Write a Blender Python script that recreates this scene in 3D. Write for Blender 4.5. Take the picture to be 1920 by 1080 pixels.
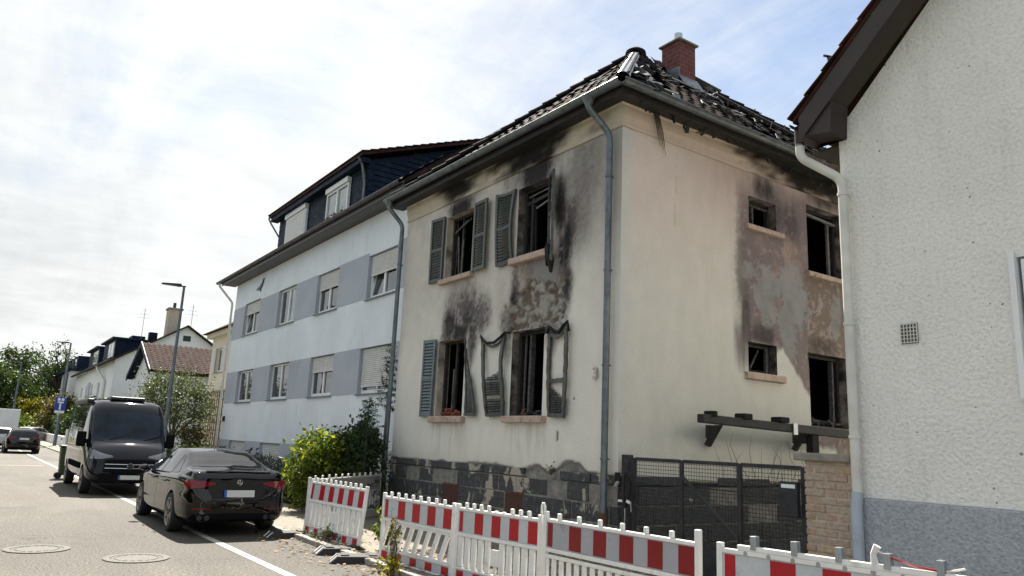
import bpy, bmesh, math, random
import numpy as np
from mathutils import Vector, Matrix
from mathutils.bvhtree import BVHTree
for o in list(bpy.data.objects): bpy.data.objects.remove(o)
SC = bpy.context.scene
COL = SC.collection
R = math.radians

# ---------------------------------------------------------------- camera
cam_d = bpy.data.cameras.new('camera')
cam = bpy.data.objects.new('camera', cam_d); COL.objects.link(cam)
# camera axes (right, up, back) as world vectors: eye height 1.75 m, tilted up 11.8 deg, rolled 2.5 deg
_X = np.array([[0.57557856, -0.14246994, -0.80524011], [0.81662411, 0.1517154, 0.55687297], [0.04282966, -0.97810263, 0.20366852]])
cam.matrix_world = Matrix(((_X[0,0], -_X[0,1], -_X[0,2], 8.7509), (_X[1,0], -_X[1,1], -_X[1,2], -8.1679),
                           (_X[2,0], -_X[2,1], -_X[2,2], 1.75), (0, 0, 0, 1)))
cam_d.sensor_width = 36; cam_d.lens = 1413 / 1920 * 36
cam_d.clip_start = 0.05; cam_d.clip_end = 2000
SC.camera = cam

# ---------------------------------------------------------------- sky and sun
SUN = Vector((-0.80, 0.20, 1.0)).normalized()          # direction towards the sun
world = bpy.data.worlds.new('World'); SC.world = world; world.use_nodes = True
wn = world.node_tree.nodes; wl = world.node_tree.links; wn.clear()
def wnode(t, **k):
    n = wn.new(t)
    for a, b in k.items(): setattr(n, a, b)
    return n
def wmath(op, a, b=None, c=None):
    n = wn.new('ShaderNodeMath'); n.operation = op
    for i, x in enumerate((a, b, c)):
        if x is None: continue
        if isinstance(x, (int, float)): n.inputs[i].default_value = x
        else: wl.new(x, n.inputs[i])
    return n.outputs[0]
sky = wnode('ShaderNodeTexSky', sky_type='NISHITA', sun_disc=False)
sky.sun_elevation = math.asin(SUN.z); sky.sun_rotation = math.atan2(SUN.x, SUN.y)
sky.air_density = 1.0; sky.dust_density = 0.15; sky.ozone_density = 2.0; sky.altitude = 100
tc = wnode('ShaderNodeTexCoord')
sep = wnode('ShaderNodeSeparateXYZ'); wl.new(tc.outputs['Generated'], sep.inputs[0])
zz = wmath('ADD', wmath('MAXIMUM', sep.outputs[2], 0.0), 0.16)
px = wmath('DIVIDE', sep.outputs[0], zz); py = wmath('DIVIDE', sep.outputs[1], zz)
cmb = wnode('ShaderNodeCombineXYZ'); wl.new(px, cmb.inputs[0]); wl.new(py, cmb.inputs[1])
def wnoise(scale, detail, rough, dist, rot, stretch, loc=(0,0,0)):
    mp = wnode('ShaderNodeMapping'); wl.new(cmb.outputs[0], mp.inputs[0])
    mp.inputs['Rotation'].default_value = (0, 0, R(rot)); mp.inputs['Scale'].default_value = stretch; mp.inputs['Location'].default_value = loc
    n = wnode('ShaderNodeTexNoise'); wl.new(mp.outputs[0], n.inputs['Vector'])
    n.inputs['Scale'].default_value = scale; n.inputs['Detail'].default_value = detail
    n.inputs['Roughness'].default_value = rough; n.inputs['Distortion'].default_value = dist
    return n.outputs['Fac']
veil = wnoise(0.35, 3, 0.5, 0.3, 20, (1, 1, 1), (-4.04, 3.76, 2.375))
streak = wnoise(1.5, 8, 0.62, 0.6, 28, (0.45, 1.5, 1), (0.2, 0.1, 0))
puff = wnoise(5.5, 6, 0.6, 0.3, -20, (1, 0.6, 1))
dotn = wnode('ShaderNodeVectorMath', operation='DOT_PRODUCT'); wl.new(tc.outputs['Generated'], dotn.inputs[0]); dotn.inputs[1].default_value = SUN
sd = wmath('MAXIMUM', dotn.outputs['Value'], 0.0)
SKYP = dict(base=0.20, glow=0.92)
cov = wmath('ADD', wmath('MULTIPLY', veil, 2.3), wmath('ADD', wmath('MULTIPLY', streak, 0.75), wmath('MULTIPLY', puff, 0.20)))
cov = wmath('ADD', cov, wmath('MULTIPLY', wmath('POWER', sd, 3.0), 0.5))
lowh = wmath('SUBTRACT', 1.0, wmath('MINIMUM', wmath('MULTIPLY', wmath('MAXIMUM', sep.outputs[2], 0.0), 2.3), 1.0))
cov = wmath('ADD', cov, wmath('MULTIPLY', lowh, 0.40))
mr = wnode('ShaderNodeMapRange', interpolation_type='SMOOTHSTEP'); wl.new(cov, mr.inputs['Value'])
mr.inputs['From Min'].default_value = 1.18; mr.inputs['From Max'].default_value = 1.84
ccol = wnode('ShaderNodeMixRGB'); ccol.inputs[1].default_value = (0.86, 0.94, 1.0, 1); ccol.inputs[2].default_value = (1.0, 0.985, 0.955, 1)
wl.new(wmath('MINIMUM', wmath('POWER', sd, 3.0), 1.0), ccol.inputs[0])
cbr = wmath('ADD', wmath('MULTIPLY', wmath('POWER', sd, 5.0), 0.07), 0.250)
cbr = wmath('MULTIPLY', cbr, wmath('ADD', 0.52, wmath('ADD', wmath('MULTIPLY', streak, 0.58), wmath('MULTIPLY', puff, 0.40))))
warm = wnode('ShaderNodeMixRGB'); wl.new(wmath('MULTIPLY', wmath('MULTIPLY', lowh, lowh), wmath('MULTIPLY', sd, 0.8)), warm.inputs[0]); wl.new(ccol.outputs[0], warm.inputs[1]); warm.inputs[2].default_value = (1.0, 0.955, 0.87, 1); ccol = warm
cbr = wmath('ADD', cbr, wmath('MULTIPLY', wmath('MULTIPLY', lowh, lowh), 0.035))
cmul = wnode('ShaderNodeMixRGB', blend_type='MULTIPLY'); cmul.inputs[0].default_value = 1
wl.new(ccol.outputs[0], cmul.inputs[1]); wl.new(cbr, cmul.inputs[2])
bg1 = wnode('ShaderNodeBackground'); wl.new(sky.outputs[0], bg1.inputs[0]); bg1.inputs[1].default_value = 0.05
bg2 = wnode('ShaderNodeBackground'); wl.new(cmul.outputs[0], bg2.inputs[0]); bg2.inputs[1].default_value = 1.0
wmix = wnode('ShaderNodeMixShader'); wl.new(mr.outputs[0], wmix.inputs[0]); wl.new(bg1.outputs[0], wmix.inputs[1]); wl.new(bg2.outputs[0], wmix.inputs[2])
wout = wnode('ShaderNodeOutputWorld'); wl.new(wmix.outputs[0], wout.inputs[0])
sun_d = bpy.data.lights.new('sun', 'SUN'); sun_d.energy = 3.6; sun_d.angle = R(0.6); sun_d.color = (1.0, 0.93, 0.82)
sun = bpy.data.objects.new('sun', sun_d); COL.objects.link(sun)
sun.rotation_euler = (-SUN).to_track_quat('-Z', 'Y').to_euler(); sun.location = (-20, 5, 40)
SC.view_settings.view_transform = 'Standard'; SC.view_settings.look = 'None'
SC.view_settings.exposure = 1.83; SC.view_settings.gamma = 1
SC.view_settings.use_curve_mapping = False
SC.render.engine = 'CYCLES'
SC.cycles.max_bounces = 8; SC.cycles.transparent_max_bounces = 8
try: SC.cycles.use_denoising = True
except Exception: pass

# ---------------------------------------------------------------- helpers
rng = np.random.default_rng(7); random.seed(7)
WLOC = {}
class MB:
    def __init__(s): s.v = []; s.f = []
    def add(s, vs, fs):
        n = len(s.v); s.v += [tuple(map(float, p)) for p in vs]; s.f += [tuple(i + n for i in f) for f in fs]; return s
    def box(s, a, b):
        x0, y0, z0 = a; x1, y1, z1 = b
        return s.add([(x0,y0,z0),(x1,y0,z0),(x1,y1,z0),(x0,y1,z0),(x0,y0,z1),(x1,y0,z1),(x1,y1,z1),(x0,y1,z1)],
                     [(0,3,2,1),(4,5,6,7),(0,1,5,4),(1,2,6,5),(2,3,7,6),(3,0,4,7)])
    def hexa(s, p):      # eight corners, bottom ring then top ring
        return s.add(p, [(0,3,2,1),(4,5,6,7),(0,1,5,4),(1,2,6,5),(2,3,7,6),(3,0,4,7)])
    def bar(s, p0, p1, w, h, up=(0,0,1)):
        p0 = Vector(p0); p1 = Vector(p1); d = (p1-p0).normalized(); u = Vector(up)
        a = d.cross(u)
        if a.length < 1e-5: a = d.cross(Vector((1,0,0)))
        a.normalize(); b = a.cross(d).normalized(); a = a*w/2; b = b*h/2
        return s.hexa([p0-a-b, p0+a-b, p1+a-b, p1-a-b, p0-a+b, p0+a+b, p1+a+b, p1-a+b])
    def tube(s, pts, r, n=10, caps=True, close=False):
        pts = [Vector(p) for p in pts]; m = len(pts); rs = r if isinstance(r, (list, tuple)) else [r]*m
        base = len(s.v); prev = None
        for i, p in enumerate(pts):
            d = (pts[min(i+1, m-1)] - pts[max(i-1, 0)]).normalized()
            if prev is None:
                a = d.cross(Vector((0,0,1)))
                if a.length < 1e-3: a = d.cross(Vector((1,0,0)))
            else: a = prev - d*prev.dot(d)
            a.normalize(); prev = a; b = d.cross(a)
            for k in range(n):
                t = 2*math.pi*k/n; q = p + (a*math.cos(t) + b*math.sin(t))*rs[i]; s.v.append(tuple(q))
        for i in range(m-1):
            for k in range(n):
                s.f.append((base+i*n+k, base+i*n+(k+1)%n, base+(i+1)*n+(k+1)%n, base+(i+1)*n+k))
        if caps:
            s.f.append(tuple(base+k for k in range(n))[::-1]); s.f.append(tuple(base+(m-1)*n+k for k in range(n)))
        return s
    def prism(s, pts, off):   # polygon extruded by a vector
        n = len(pts); off = Vector(off); p2 = [Vector(p)+off for p in pts]
        return s.add(list(pts)+p2, [tuple(range(n))[::-1], tuple(range(n, 2*n))] + [(i, (i+1)%n, n+(i+1)%n, n+i) for i in range(n)])
    def lathe(s, prof, c=(0,0,0), axis='z', n=24, close=False):
        base = len(s.v); c = Vector(c); m = len(prof)
        for r, h in prof:
            for k in range(n):
                t = 2*math.pi*k/n; a, b = r*math.cos(t), r*math.sin(t)
                q = {'z': (a,b,h), 'y': (a,h,b), 'x': (h,a,b)}[axis]; s.v.append(tuple(c+Vector(q)))
        for i in range(m-1 if not close else m):
            j = (i+1)%m
            for k in range(n): s.f.append((base+i*n+k, base+i*n+(k+1)%n, base+j*n+(k+1)%n, base+j*n+k))
        return s
    def quad(s, a, b, c, d): return s.add([a,b,c,d], [(0,1,2,3)])
    def grid(s, P):           # P[i][j] points
        n = len(P); m = len(P[0])
        return s.add([q for row in P for q in row], [(i*m+j, i*m+j+1, (i+1)*m+j+1, (i+1)*m+j) for i in range(n-1) for j in range(m-1)])
    def mesh(s, name, origin=(0,0,0), smooth=False):
        me = bpy.data.meshes.new(name); o = origin
        me.from_pydata([(x-o[0], y-o[1], z-o[2]) for x, y, z in s.v], [], s.f)
        me.validate(); me.update()
        if smooth:
            me.polygons.foreach_set('use_smooth', [True]*len(me.polygons))
            if smooth != 'all':
                try: me.set_sharp_from_angle(angle=R(35))
                except Exception: pass
        return me
    def obj(s, name, mat, parent=None, smooth=False, bevel=0, recalc=True):
        v = np.array(s.v); lo = v.min(0); hi = v.max(0); org = np.array([(lo[0]+hi[0])/2, (lo[1]+hi[1])/2, lo[2]])
        me = s.mesh(name, org, smooth)
        if recalc:
            bm = bmesh.new(); bm.from_mesh(me); bmesh.ops.recalc_face_normals(bm, faces=bm.faces); bm.to_mesh(me); bm.free()
        return link(name, me, mat, parent, org, bevel)
def link(name, me, mat, parent=None, org=(0,0,0), bevel=0):
    o = bpy.data.objects.new(name, me); COL.objects.link(o)
    if mat is not None and not me.materials: me.materials.append(M[mat] if isinstance(mat, str) else mat)
    org = Vector([float(c) for c in org]); WLOC[o.name] = org
    if parent is not None:
        o.parent = parent; o.location = org - WLOC[parent.name]
    else: o.location = org
    if bevel:
        b = o.modifiers.new('bevel', 'BEVEL'); b.width = bevel; b.segments = 2; b.limit_method = 'ANGLE'; b.angle_limit = R(40)
    return o
def thing(name, label, cat, loc=(0,0,0), group=None):
    o = bpy.data.objects.new(name, None); COL.objects.link(o); o.location = loc; WLOC[o.name] = Vector(loc)
    o.empty_display_size = 0.2
    return tag(o, label, cat, group)
def tag(o, label, cat, group=None, kind=None):
    o['label'] = label; o['category'] = cat
    if group: o['group'] = group
    if kind: o['kind'] = kind
    return o
def struct(o): o['kind'] = 'structure'; return o
def stuff(o): o['kind'] = 'stuff'; return o
def inst(src, name, parent, world_matrix):
    o = bpy.data.objects.new(name, src); COL.objects.link(o); o.parent = parent
    o.matrix_local = Matrix.Translation(-WLOC[parent.name]) @ world_matrix
    WLOC[o.name] = world_matrix.to_translation(); return o

# ---------------------------------------------------------------- 2D noise
_T = np.random.default_rng(3).random((256, 256))
def vnoise(x, y, seed=0):
    x = np.asarray(x, float) + seed*17.31; y = np.asarray(y, float) + seed*9.77
    xi = np.floor(x).astype(int); yi = np.floor(y).astype(int); fx = x-xi; fy = y-yi
    fx = fx*fx*(3-2*fx); fy = fy*fy*(3-2*fy)
    g = lambda a, b: _T[a % 256, b % 256]
    return (g(xi,yi)*(1-fx)+g(xi+1,yi)*fx)*(1-fy) + (g(xi,yi+1)*(1-fx)+g(xi+1,yi+1)*fx)*fy
def fbm(x, y, o=4, seed=0):
    s = 0; a = .5; t = 0
    for i in range(o):
        s = s + a*vnoise(np.asarray(x)*2**i, np.asarray(y)*2**i, seed+i*3); t += a; a *= .55
    return s/t
def sm(e0, e1, x):
    t = np.clip((np.asarray(x)-e0)/(e1-e0), 0, 1); return t*t*(3-2*t)

# ---------------------------------------------------------------- materials
M = {}
def nt(name):
    m = bpy.data.materials.new(name); m.use_nodes = True; M[name] = m
    n = m.node_tree.nodes; l = m.node_tree.links; b = n['Principled BSDF']; return m, n, l, b
def posnode(n): return n.new('ShaderNodeNewGeometry').outputs['Position']
def noise(n, l, vec, scale, detail=4, rough=.55, stretch=None, dist=0):
    if stretch:
        mp = n.new('ShaderNodeMapping'); mp.inputs['Scale'].default_value = stretch; l.new(vec, mp.inputs[0]); vec = mp.outputs[0]
    t = n.new('ShaderNodeTexNoise'); l.new(vec, t.inputs['Vector'])
    t.inputs['Scale'].default_value = scale; t.inputs['Detail'].default_value = detail; t.inputs['Roughness'].default_value = rough; t.inputs['Distortion'].default_value = dist
    return t.outputs['Fac']
def ramp(n, l, fac, stops):
    r = n.new('ShaderNodeValToRGB'); l.new(fac, r.inputs[0]); e = r.color_ramp.elements
    while len(e) < len(stops): e.new(.5)
    for i, (p, c) in enumerate(stops):
        e[i].position = p; e[i].color = (c[0], c[1], c[2], 1) if not isinstance(c, (int, float)) else (c, c, c, 1)
    return r.outputs[0]
def mixc(n, l, fac, a, b, mode='MIX'):
    m = n.new('ShaderNodeMixRGB'); m.blend_type = mode
    for i, x in enumerate((fac, a, b)):
        if isinstance(x, (int, float)): m.inputs[i].default_value = x if i == 0 else (x, x, x, 1)
        elif isinstance(x, tuple): m.inputs[i].default_value = (x[0], x[1], x[2], 1)
        else: l.new(x, m.inputs[i])
    return m.outputs[0]
def bump(n, l, b, h, strength, dist=.02):
    u = n.new('ShaderNodeBump'); u.inputs['Strength'].default_value = strength; u.inputs['Distance'].default_value = dist
    l.new(h, u.inputs['Height']); l.new(u.outputs[0], b.inputs['Normal']); return u
def simple(name, col, rough=.6, metal=0, var=.25, vs=3, bs=0, bscale=60, coat=0, spec=.5, dirt=None, bdist=.01, stretch=None):
    m, n, l, b = nt(name); p = posnode(n)
    f = noise(n, l, p, vs, 6, .6, stretch)
    lo = tuple(c*(1-var) for c in col); hi = tuple(min(1, c*(1+var)) for c in col)
    c = ramp(n, l, f, [(.3, lo), (.7, hi)])
    if dirt:
        d = noise(n, l, p, dirt[1], 8, .65, dirt[3] if len(dirt) > 3 else None)
        c = mixc(n, l, ramp(n, l, d, [(dirt[2], 0), (dirt[2]+.2, 1)]), c, dirt[0])
    l.new(c, b.inputs['Base Color'])
    b.inputs['Roughness'].default_value = rough; b.inputs['Metallic'].default_value = metal
    b.inputs['Specular IOR Level'].default_value = spec
    if coat: b.inputs['Coat Weight'].default_value = coat; b.inputs['Coat Roughness'].default_value = .03
    if bs: bump(n, l, b, noise(n, l, p, bscale, 3, .6), bs, bdist)
    return m
# surfaces ------------------------------------------------------------
def mat_asphalt():
    m, n, l, b = nt('asphalt'); p = posnode(n)
    sp = mixc(n, l, .55, noise(n, l, p, 90, 2, .8), noise(n, l, p, 26, 4, .8))
    c = ramp(n, l, sp, [(.40, (.026,.024,.021)), (.50, (.090,.083,.072)), (.60, (.235,.218,.19))])
    big = noise(n, l, p, .35, 5, .6, (.35, 1.4, 1))
    c = mixc(n, l, 1.0, c, ramp(n, l, big, [(.3, .78), (.7, 1.14)]), 'MULTIPLY')
    wv = noise(n, l, p, 1.4, 6, .6, (1, .6, 1), .6)
    crack = ramp(n, l, wv, [(.488, 1), (.496, .35), (.504, .35), (.512, 1)])
    area = ramp(n, l, noise(n, l, p, .23, 2), [(.48, 0), (.58, 1)])
    patch = ramp(n, l, noise(n, l, p, .16, 4, .5, (.5, 2.2, 1)), [(.42, .80), (.47, 1.0), (.62, 1.0), (.68, 1.14)])
    c = mixc(n, l, 1.0, c, patch, 'MULTIPLY')
    c = mixc(n, l, mixc(n, l, 1.0, area, .9, 'MULTIPLY'), c, mixc(n, l, 1.0, c, crack, 'MULTIPLY'))
    l.new(c, b.inputs['Base Color']); b.inputs['Roughness'].default_value = .72; b.inputs['Specular IOR Level'].default_value = .18
    bump(n, l, b, sp, .8, .012)
mat_asphalt()
simple('paving', (.19,.172,.14), .85, var=.18, vs=5, bs=.5, bscale=120, dirt=((.17,.15,.12), 2.2, .56))
simple('kerbstone', (.30,.285,.26), .85, var=.2, vs=9, bs=.5, bscale=90)
simple('roadpaint', (.40,.39,.36), .7, var=.12, vs=8, dirt=((.22,.21,.19), 26, .57), bs=.4, bscale=90)
simple('soil', (.12,.09,.06), .95, var=.4, vs=8, bs=.9, bscale=40)
simple('farland', (.10,.11,.05), .95, var=.4, vs=.4)
def mat_plaster_attr():
    m, n, l, b = nt('burnt_plaster'); p = posnode(n)
    a = n.new('ShaderNodeAttribute'); a.attribute_name = 'stain'
    f = noise(n, l, p, 45, 5, .7)
    c = mixc(n, l, 1.0, a.outputs['Color'], ramp(n, l, f, [(.25, .80), (.75, 1.16)]), 'MULTIPLY')
    g = noise(n, l, p, 3, 6, .6, (1, 1, .6))
    c = mixc(n, l, 1.0, c, ramp(n, l, g, [(.3, .94), (.7, 1.04)]), 'MULTIPLY')
    l.new(c, b.inputs['Base Color']); b.inputs['Roughness'].default_value = .92; b.inputs['Specular IOR Level'].default_value = .2
    bump(n, l, b, noise(n, l, p, 75, 4, .65), .55, .012)
mat_plaster_attr()
def mat_stone(name='basalt', thr=.545):
    m, n, l, b = nt(name); p = posnode(n)
    f = noise(n, l, p, 14, 6, .7); c = ramp(n, l, f, [(.3, (.030,.031,.034)), (.55, (.068,.068,.072)), (.8, (.13,.125,.12))])
    d = noise(n, l, p, 2.1, 9, .72, (1, 1, .7), .5)
    c = mixc(n, l, ramp(n, l, d, [(thr, 0), (thr+.03, 1)]), c, (.40,.365,.30))
    l.new(c, b.inputs['Base Color']); b.inputs['Roughness'].default_value = .9
    bump(n, l, b, noise(n, l, p, 22, 6, .7), 1.0, .03)
mat_stone(); mat_stone('basalt_plain', .66)
simple('mortar', (.20,.19,.17), .95, var=.4, vs=7, bs=.6, bscale=60, dirt=((.07,.07,.07), 3, .55))
simple('char', (.012,.011,.011), .75, var=.6, vs=9, bs=.9, bscale=30, bdist=.03, spec=.3)
simple('charwood', (.018,.017,.017), .55, var=.6, vs=14, bs=1, bscale=45, bdist=.02, dirt=((.10,.10,.105), 8, .60))
simple('ash', (.075,.073,.072), .9, var=.6, vs=18, bs=.8, bscale=50, dirt=((.03,.03,.03), 6, .5))
simple('zinc', (.135,.155,.17), .42, metal=.55, var=.3, vs=4, bs=.15, bscale=12, dirt=((.05,.055,.06), 3, .56, (3,3,.6)))
simple('zinc_burnt', (.105,.08,.06), .7, metal=.3, var=.5, vs=6, bs=.4, bscale=20)
simple('bright_metal', (.42,.45,.48), .35, metal=.9, var=.15, vs=9, bs=.2, bscale=40)
simple('rust', (.10,.045,.025), .8, var=.5, vs=12, bs=.5, bscale=60)
simple('shutter_green', (.052,.064,.062), .5, var=.2, vs=6, bs=.1, bscale=40, dirt=((.03,.03,.03), 4, .6))
simple('shutter_blue', (.11,.142,.158), .5, var=.2, vs=6, dirt=((.04,.04,.042), 4, .62))
simple('shutter_melt', (.062,.068,.066), .45, var=.4, vs=7, bs=.4, bscale=30, dirt=((.012,.012,.012), 5, .5))
simple('sill_stone', (.44,.33,.27), .85, var=.2, vs=7, bs=.3, bscale=70, dirt=((.12,.09,.08), 6, .56))
simple('clay_debris', (.26,.075,.04), .8, var=.5, vs=18)
simple('whitewood', (.16,.152,.145), .6, var=.3, vs=9, dirt=((.05,.045,.04), 5, .5))
def mat_tile(name, c0, c1, c2, rough):
    m, n, l, b = nt(name); p = posnode(n)
    oi = n.new('ShaderNodeObjectInfo')
    f = noise(n, l, p, 2.6, 6, .65)
    c = ramp(n, l, f, [(.3, c0), (.55, c1), (.78, c2)])
    c = mixc(n, l, 1.0, c, ramp(n, l, oi.outputs['Random'], [(0, .65), (1, 1.35)]), 'MULTIPLY')
    l.new(c, b.inputs['Base Color'])
    l.new(ramp(n, l, noise(n, l, p, 9, 3), [(.3, rough-.12), (.7, rough+.15)]), b.inputs['Roughness'])
    b.inputs['Specular IOR Level'].default_value = .05
    bump(n, l, b, noise(n, l, p, 35, 4), .25, .01)
mat_tile('tile_glazed', (.007,.0065,.008), (.017,.014,.016), (.038,.027,.026), .82)
mat_tile('tile_burnt', (.018,.013,.011), (.036,.024,.020), (.070,.044,.034), .85)
mat_tile('tile_brown', (.022,.014,.012), (.046,.027,.023), (.085,.05,.042), .8)
mat_tile('tile_red', (.018,.010,.009), (.045,.019,.015), (.08,.035,.026), .8)
mat_tile('slate', (.008,.013,.026), (.013,.021,.040), (.022,.031,.052), .5)
def mat_brick(name, c1, c2, mo, scale, bw=.5, rh=.25):
    m, n, l, b = nt(name); tcn = n.new('ShaderNodeTexCoord')
    g = n.new('ShaderNodeNewGeometry'); s = n.new('ShaderNodeSeparateXYZ'); l.new(g.outputs['Position'], s.inputs[0])
    ad = n.new('ShaderNodeMath'); ad.operation = 'ADD'; l.new(s.outputs[0], ad.inputs[0]); l.new(s.outputs[1], ad.inputs[1])
    cb = n.new('ShaderNodeCombineXYZ'); l.new(ad.outputs[0], cb.inputs[0]); l.new(s.outputs[2], cb.inputs[1])
    t = n.new('ShaderNodeTexBrick'); l.new(cb.outputs[0], t.inputs['Vector'])
    t.inputs['Color1'].default_value = (*c1, 1); t.inputs['Color2'].default_value = (*c2, 1); t.inputs['Mortar'].default_value = (*mo, 1)
    t.inputs['Scale'].default_value = scale; t.inputs['Mortar Size'].default_value = .018; t.inputs['Brick Width'].default_value = bw; t.inputs['Row Height'].default_value = rh
    c = mixc(n, l, 1.0, t.outputs['Color'], ramp(n, l, noise(n, l, g.outputs['Position'], 8, 4), [(.3, .75), (.7, 1.2)]), 'MULTIPLY')
    l.new(c, b.inputs['Base Color']); b.inputs['Roughness'].default_value = .8
    bump(n, l, b, t.outputs['Fac'], -.5, .01)
mat_brick('chimney_brick', (.125,.03,.028), (.095,.024,.024), (.19,.08,.075), 2.3)
simple('concrete', (.24,.22,.19), .9, var=.25, vs=7, bs=.4, bscale=50)

# ground, road, pavement ------------------------------------------------
YK = -3.32                                   # kerb line
PZ = .07                                     # pavement height
g = MB().quad((-700,-700,-.03), (300,-700,-.03), (300,700,-.03), (-700,700,-.03)).obj('ground', 'farland'); struct(g)
road = MB().quad((-260,-11.6,0), (40,-11.6,0), (40,YK+.02,0), (-260,YK+.02,0)).obj('road', 'asphalt'); struct(road)
pv = MB().box((-260,YK+.12,-.02), (40,.10,PZ)).obj('pavement', 'paving'); struct(pv)
pv2 = MB().box((-260,-14.5,-.02), (40,-11.72,PZ)).obj('pavement', 'paving'); struct(pv2)
kb = []
for i in range(64):
    x0 = -60+i*1.0
    k = MB().box((x0+.006, YK, -.02), (x0+.994, YK+.115, PZ+.012+random.uniform(-.004,.004)))
    k = k.obj('kerb_stone', 'kerbstone', pv, bevel=.012)
k = MB().box((-260,YK,-.02), (-60.01,YK+.115,PZ+.012)).obj('kerb_run', 'kerbstone', pv)
k = MB().box((4.01,YK,-.02), (40,YK+.115,PZ+.012)).obj('kerb_run', 'kerbstone', pv)
# parking line: a broad white stripe, slightly skewed to the kerb as in the street
def stripe(name, p0, p1, w, z=.004):
    p0 = Vector(p0+(z,)); p1 = Vector(p1+(z,)); d = (p1-p0).normalized(); s = Vector((-d.y, d.x, 0))*w/2
    return MB().quad(p0-s, p1-s, p1+s, p0+s).obj(name, 'roadpaint', road)
stripe('parking_line', (6.0,-4.47), (-62,-5.55), .13)
stripe('cross_line', (-30.2,-5.4), (-30.2,-11.3), .16)
stripe('far_line', (-62,-5.55), (-150,-4.6), .13)
bed = MB().box((-60,-1.15,-.02), (-8.0,.55,.12)).obj('garden_bed', 'soil'); struct(bed)
e = MB().box((-25.5,-1.30,-.02), (-8.2,-1.15,.27)).obj('bed_edging', 'concrete', bed, bevel=.02)

# manhole covers ---------------------------------------------------------
def mat_manhole():
    m, n, l, b = nt('manhole_cover')
    tc_ = n.new('ShaderNodeTexCoord'); s = n.new('ShaderNodeSeparateXYZ'); l.new(tc_.outputs['Object'], s.inputs[0])
    f = noise(n, l, tc_.outputs['Object'], 30, 4)
    c = ramp(n, l, f, [(.3, (.11,.106,.098)), (.7, (.19,.185,.17))]); l.new(c, b.inputs['Base Color'])
    b.inputs['Roughness'].default_value = .7; b.inputs['Metallic'].default_value = .0; b.inputs['Specular IOR Level'].default_value = .1
    bump(n, l, b, noise(n, l, tc_.outputs['Object'], 60, 3), .4, .01)
mat_manhole()
simple('iron_dark', (.06,.06,.06), .6, metal=.3, var=.3, vs=20)
def manhole(x, y, label):
    t = thing('manhole_cover', label, 'manhole cover', (x, y, 0), 'manhole covers in the road')
    MB().lathe([(.42,.0),(.42,.012),(.33,.012),(.33,.002)], (x,y,.001), n=40).obj('rim', 'manhole_cover', t)
    MB().lathe([(.322,.0),(.322,.009),(0,.011)], (x,y,.001), n=40).obj('lid', 'manhole_cover', t, smooth=True)
    for k in range(18):
        a = 2*math.pi*k/18; q = MB()
        q.bar((x+.262*math.cos(a), y+.262*math.sin(a), .0125), (x+.285*math.cos(a), y+.285*math.sin(a), .0125), .06, .006)
        q.obj('slot', 'iron_dark', t)
manhole(-4.35,-7.15, 'round manhole cover in the road, the one at the left picture edge')
manhole(-3.1,-6.05, 'round manhole cover in the road nearer the parking line')
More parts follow.
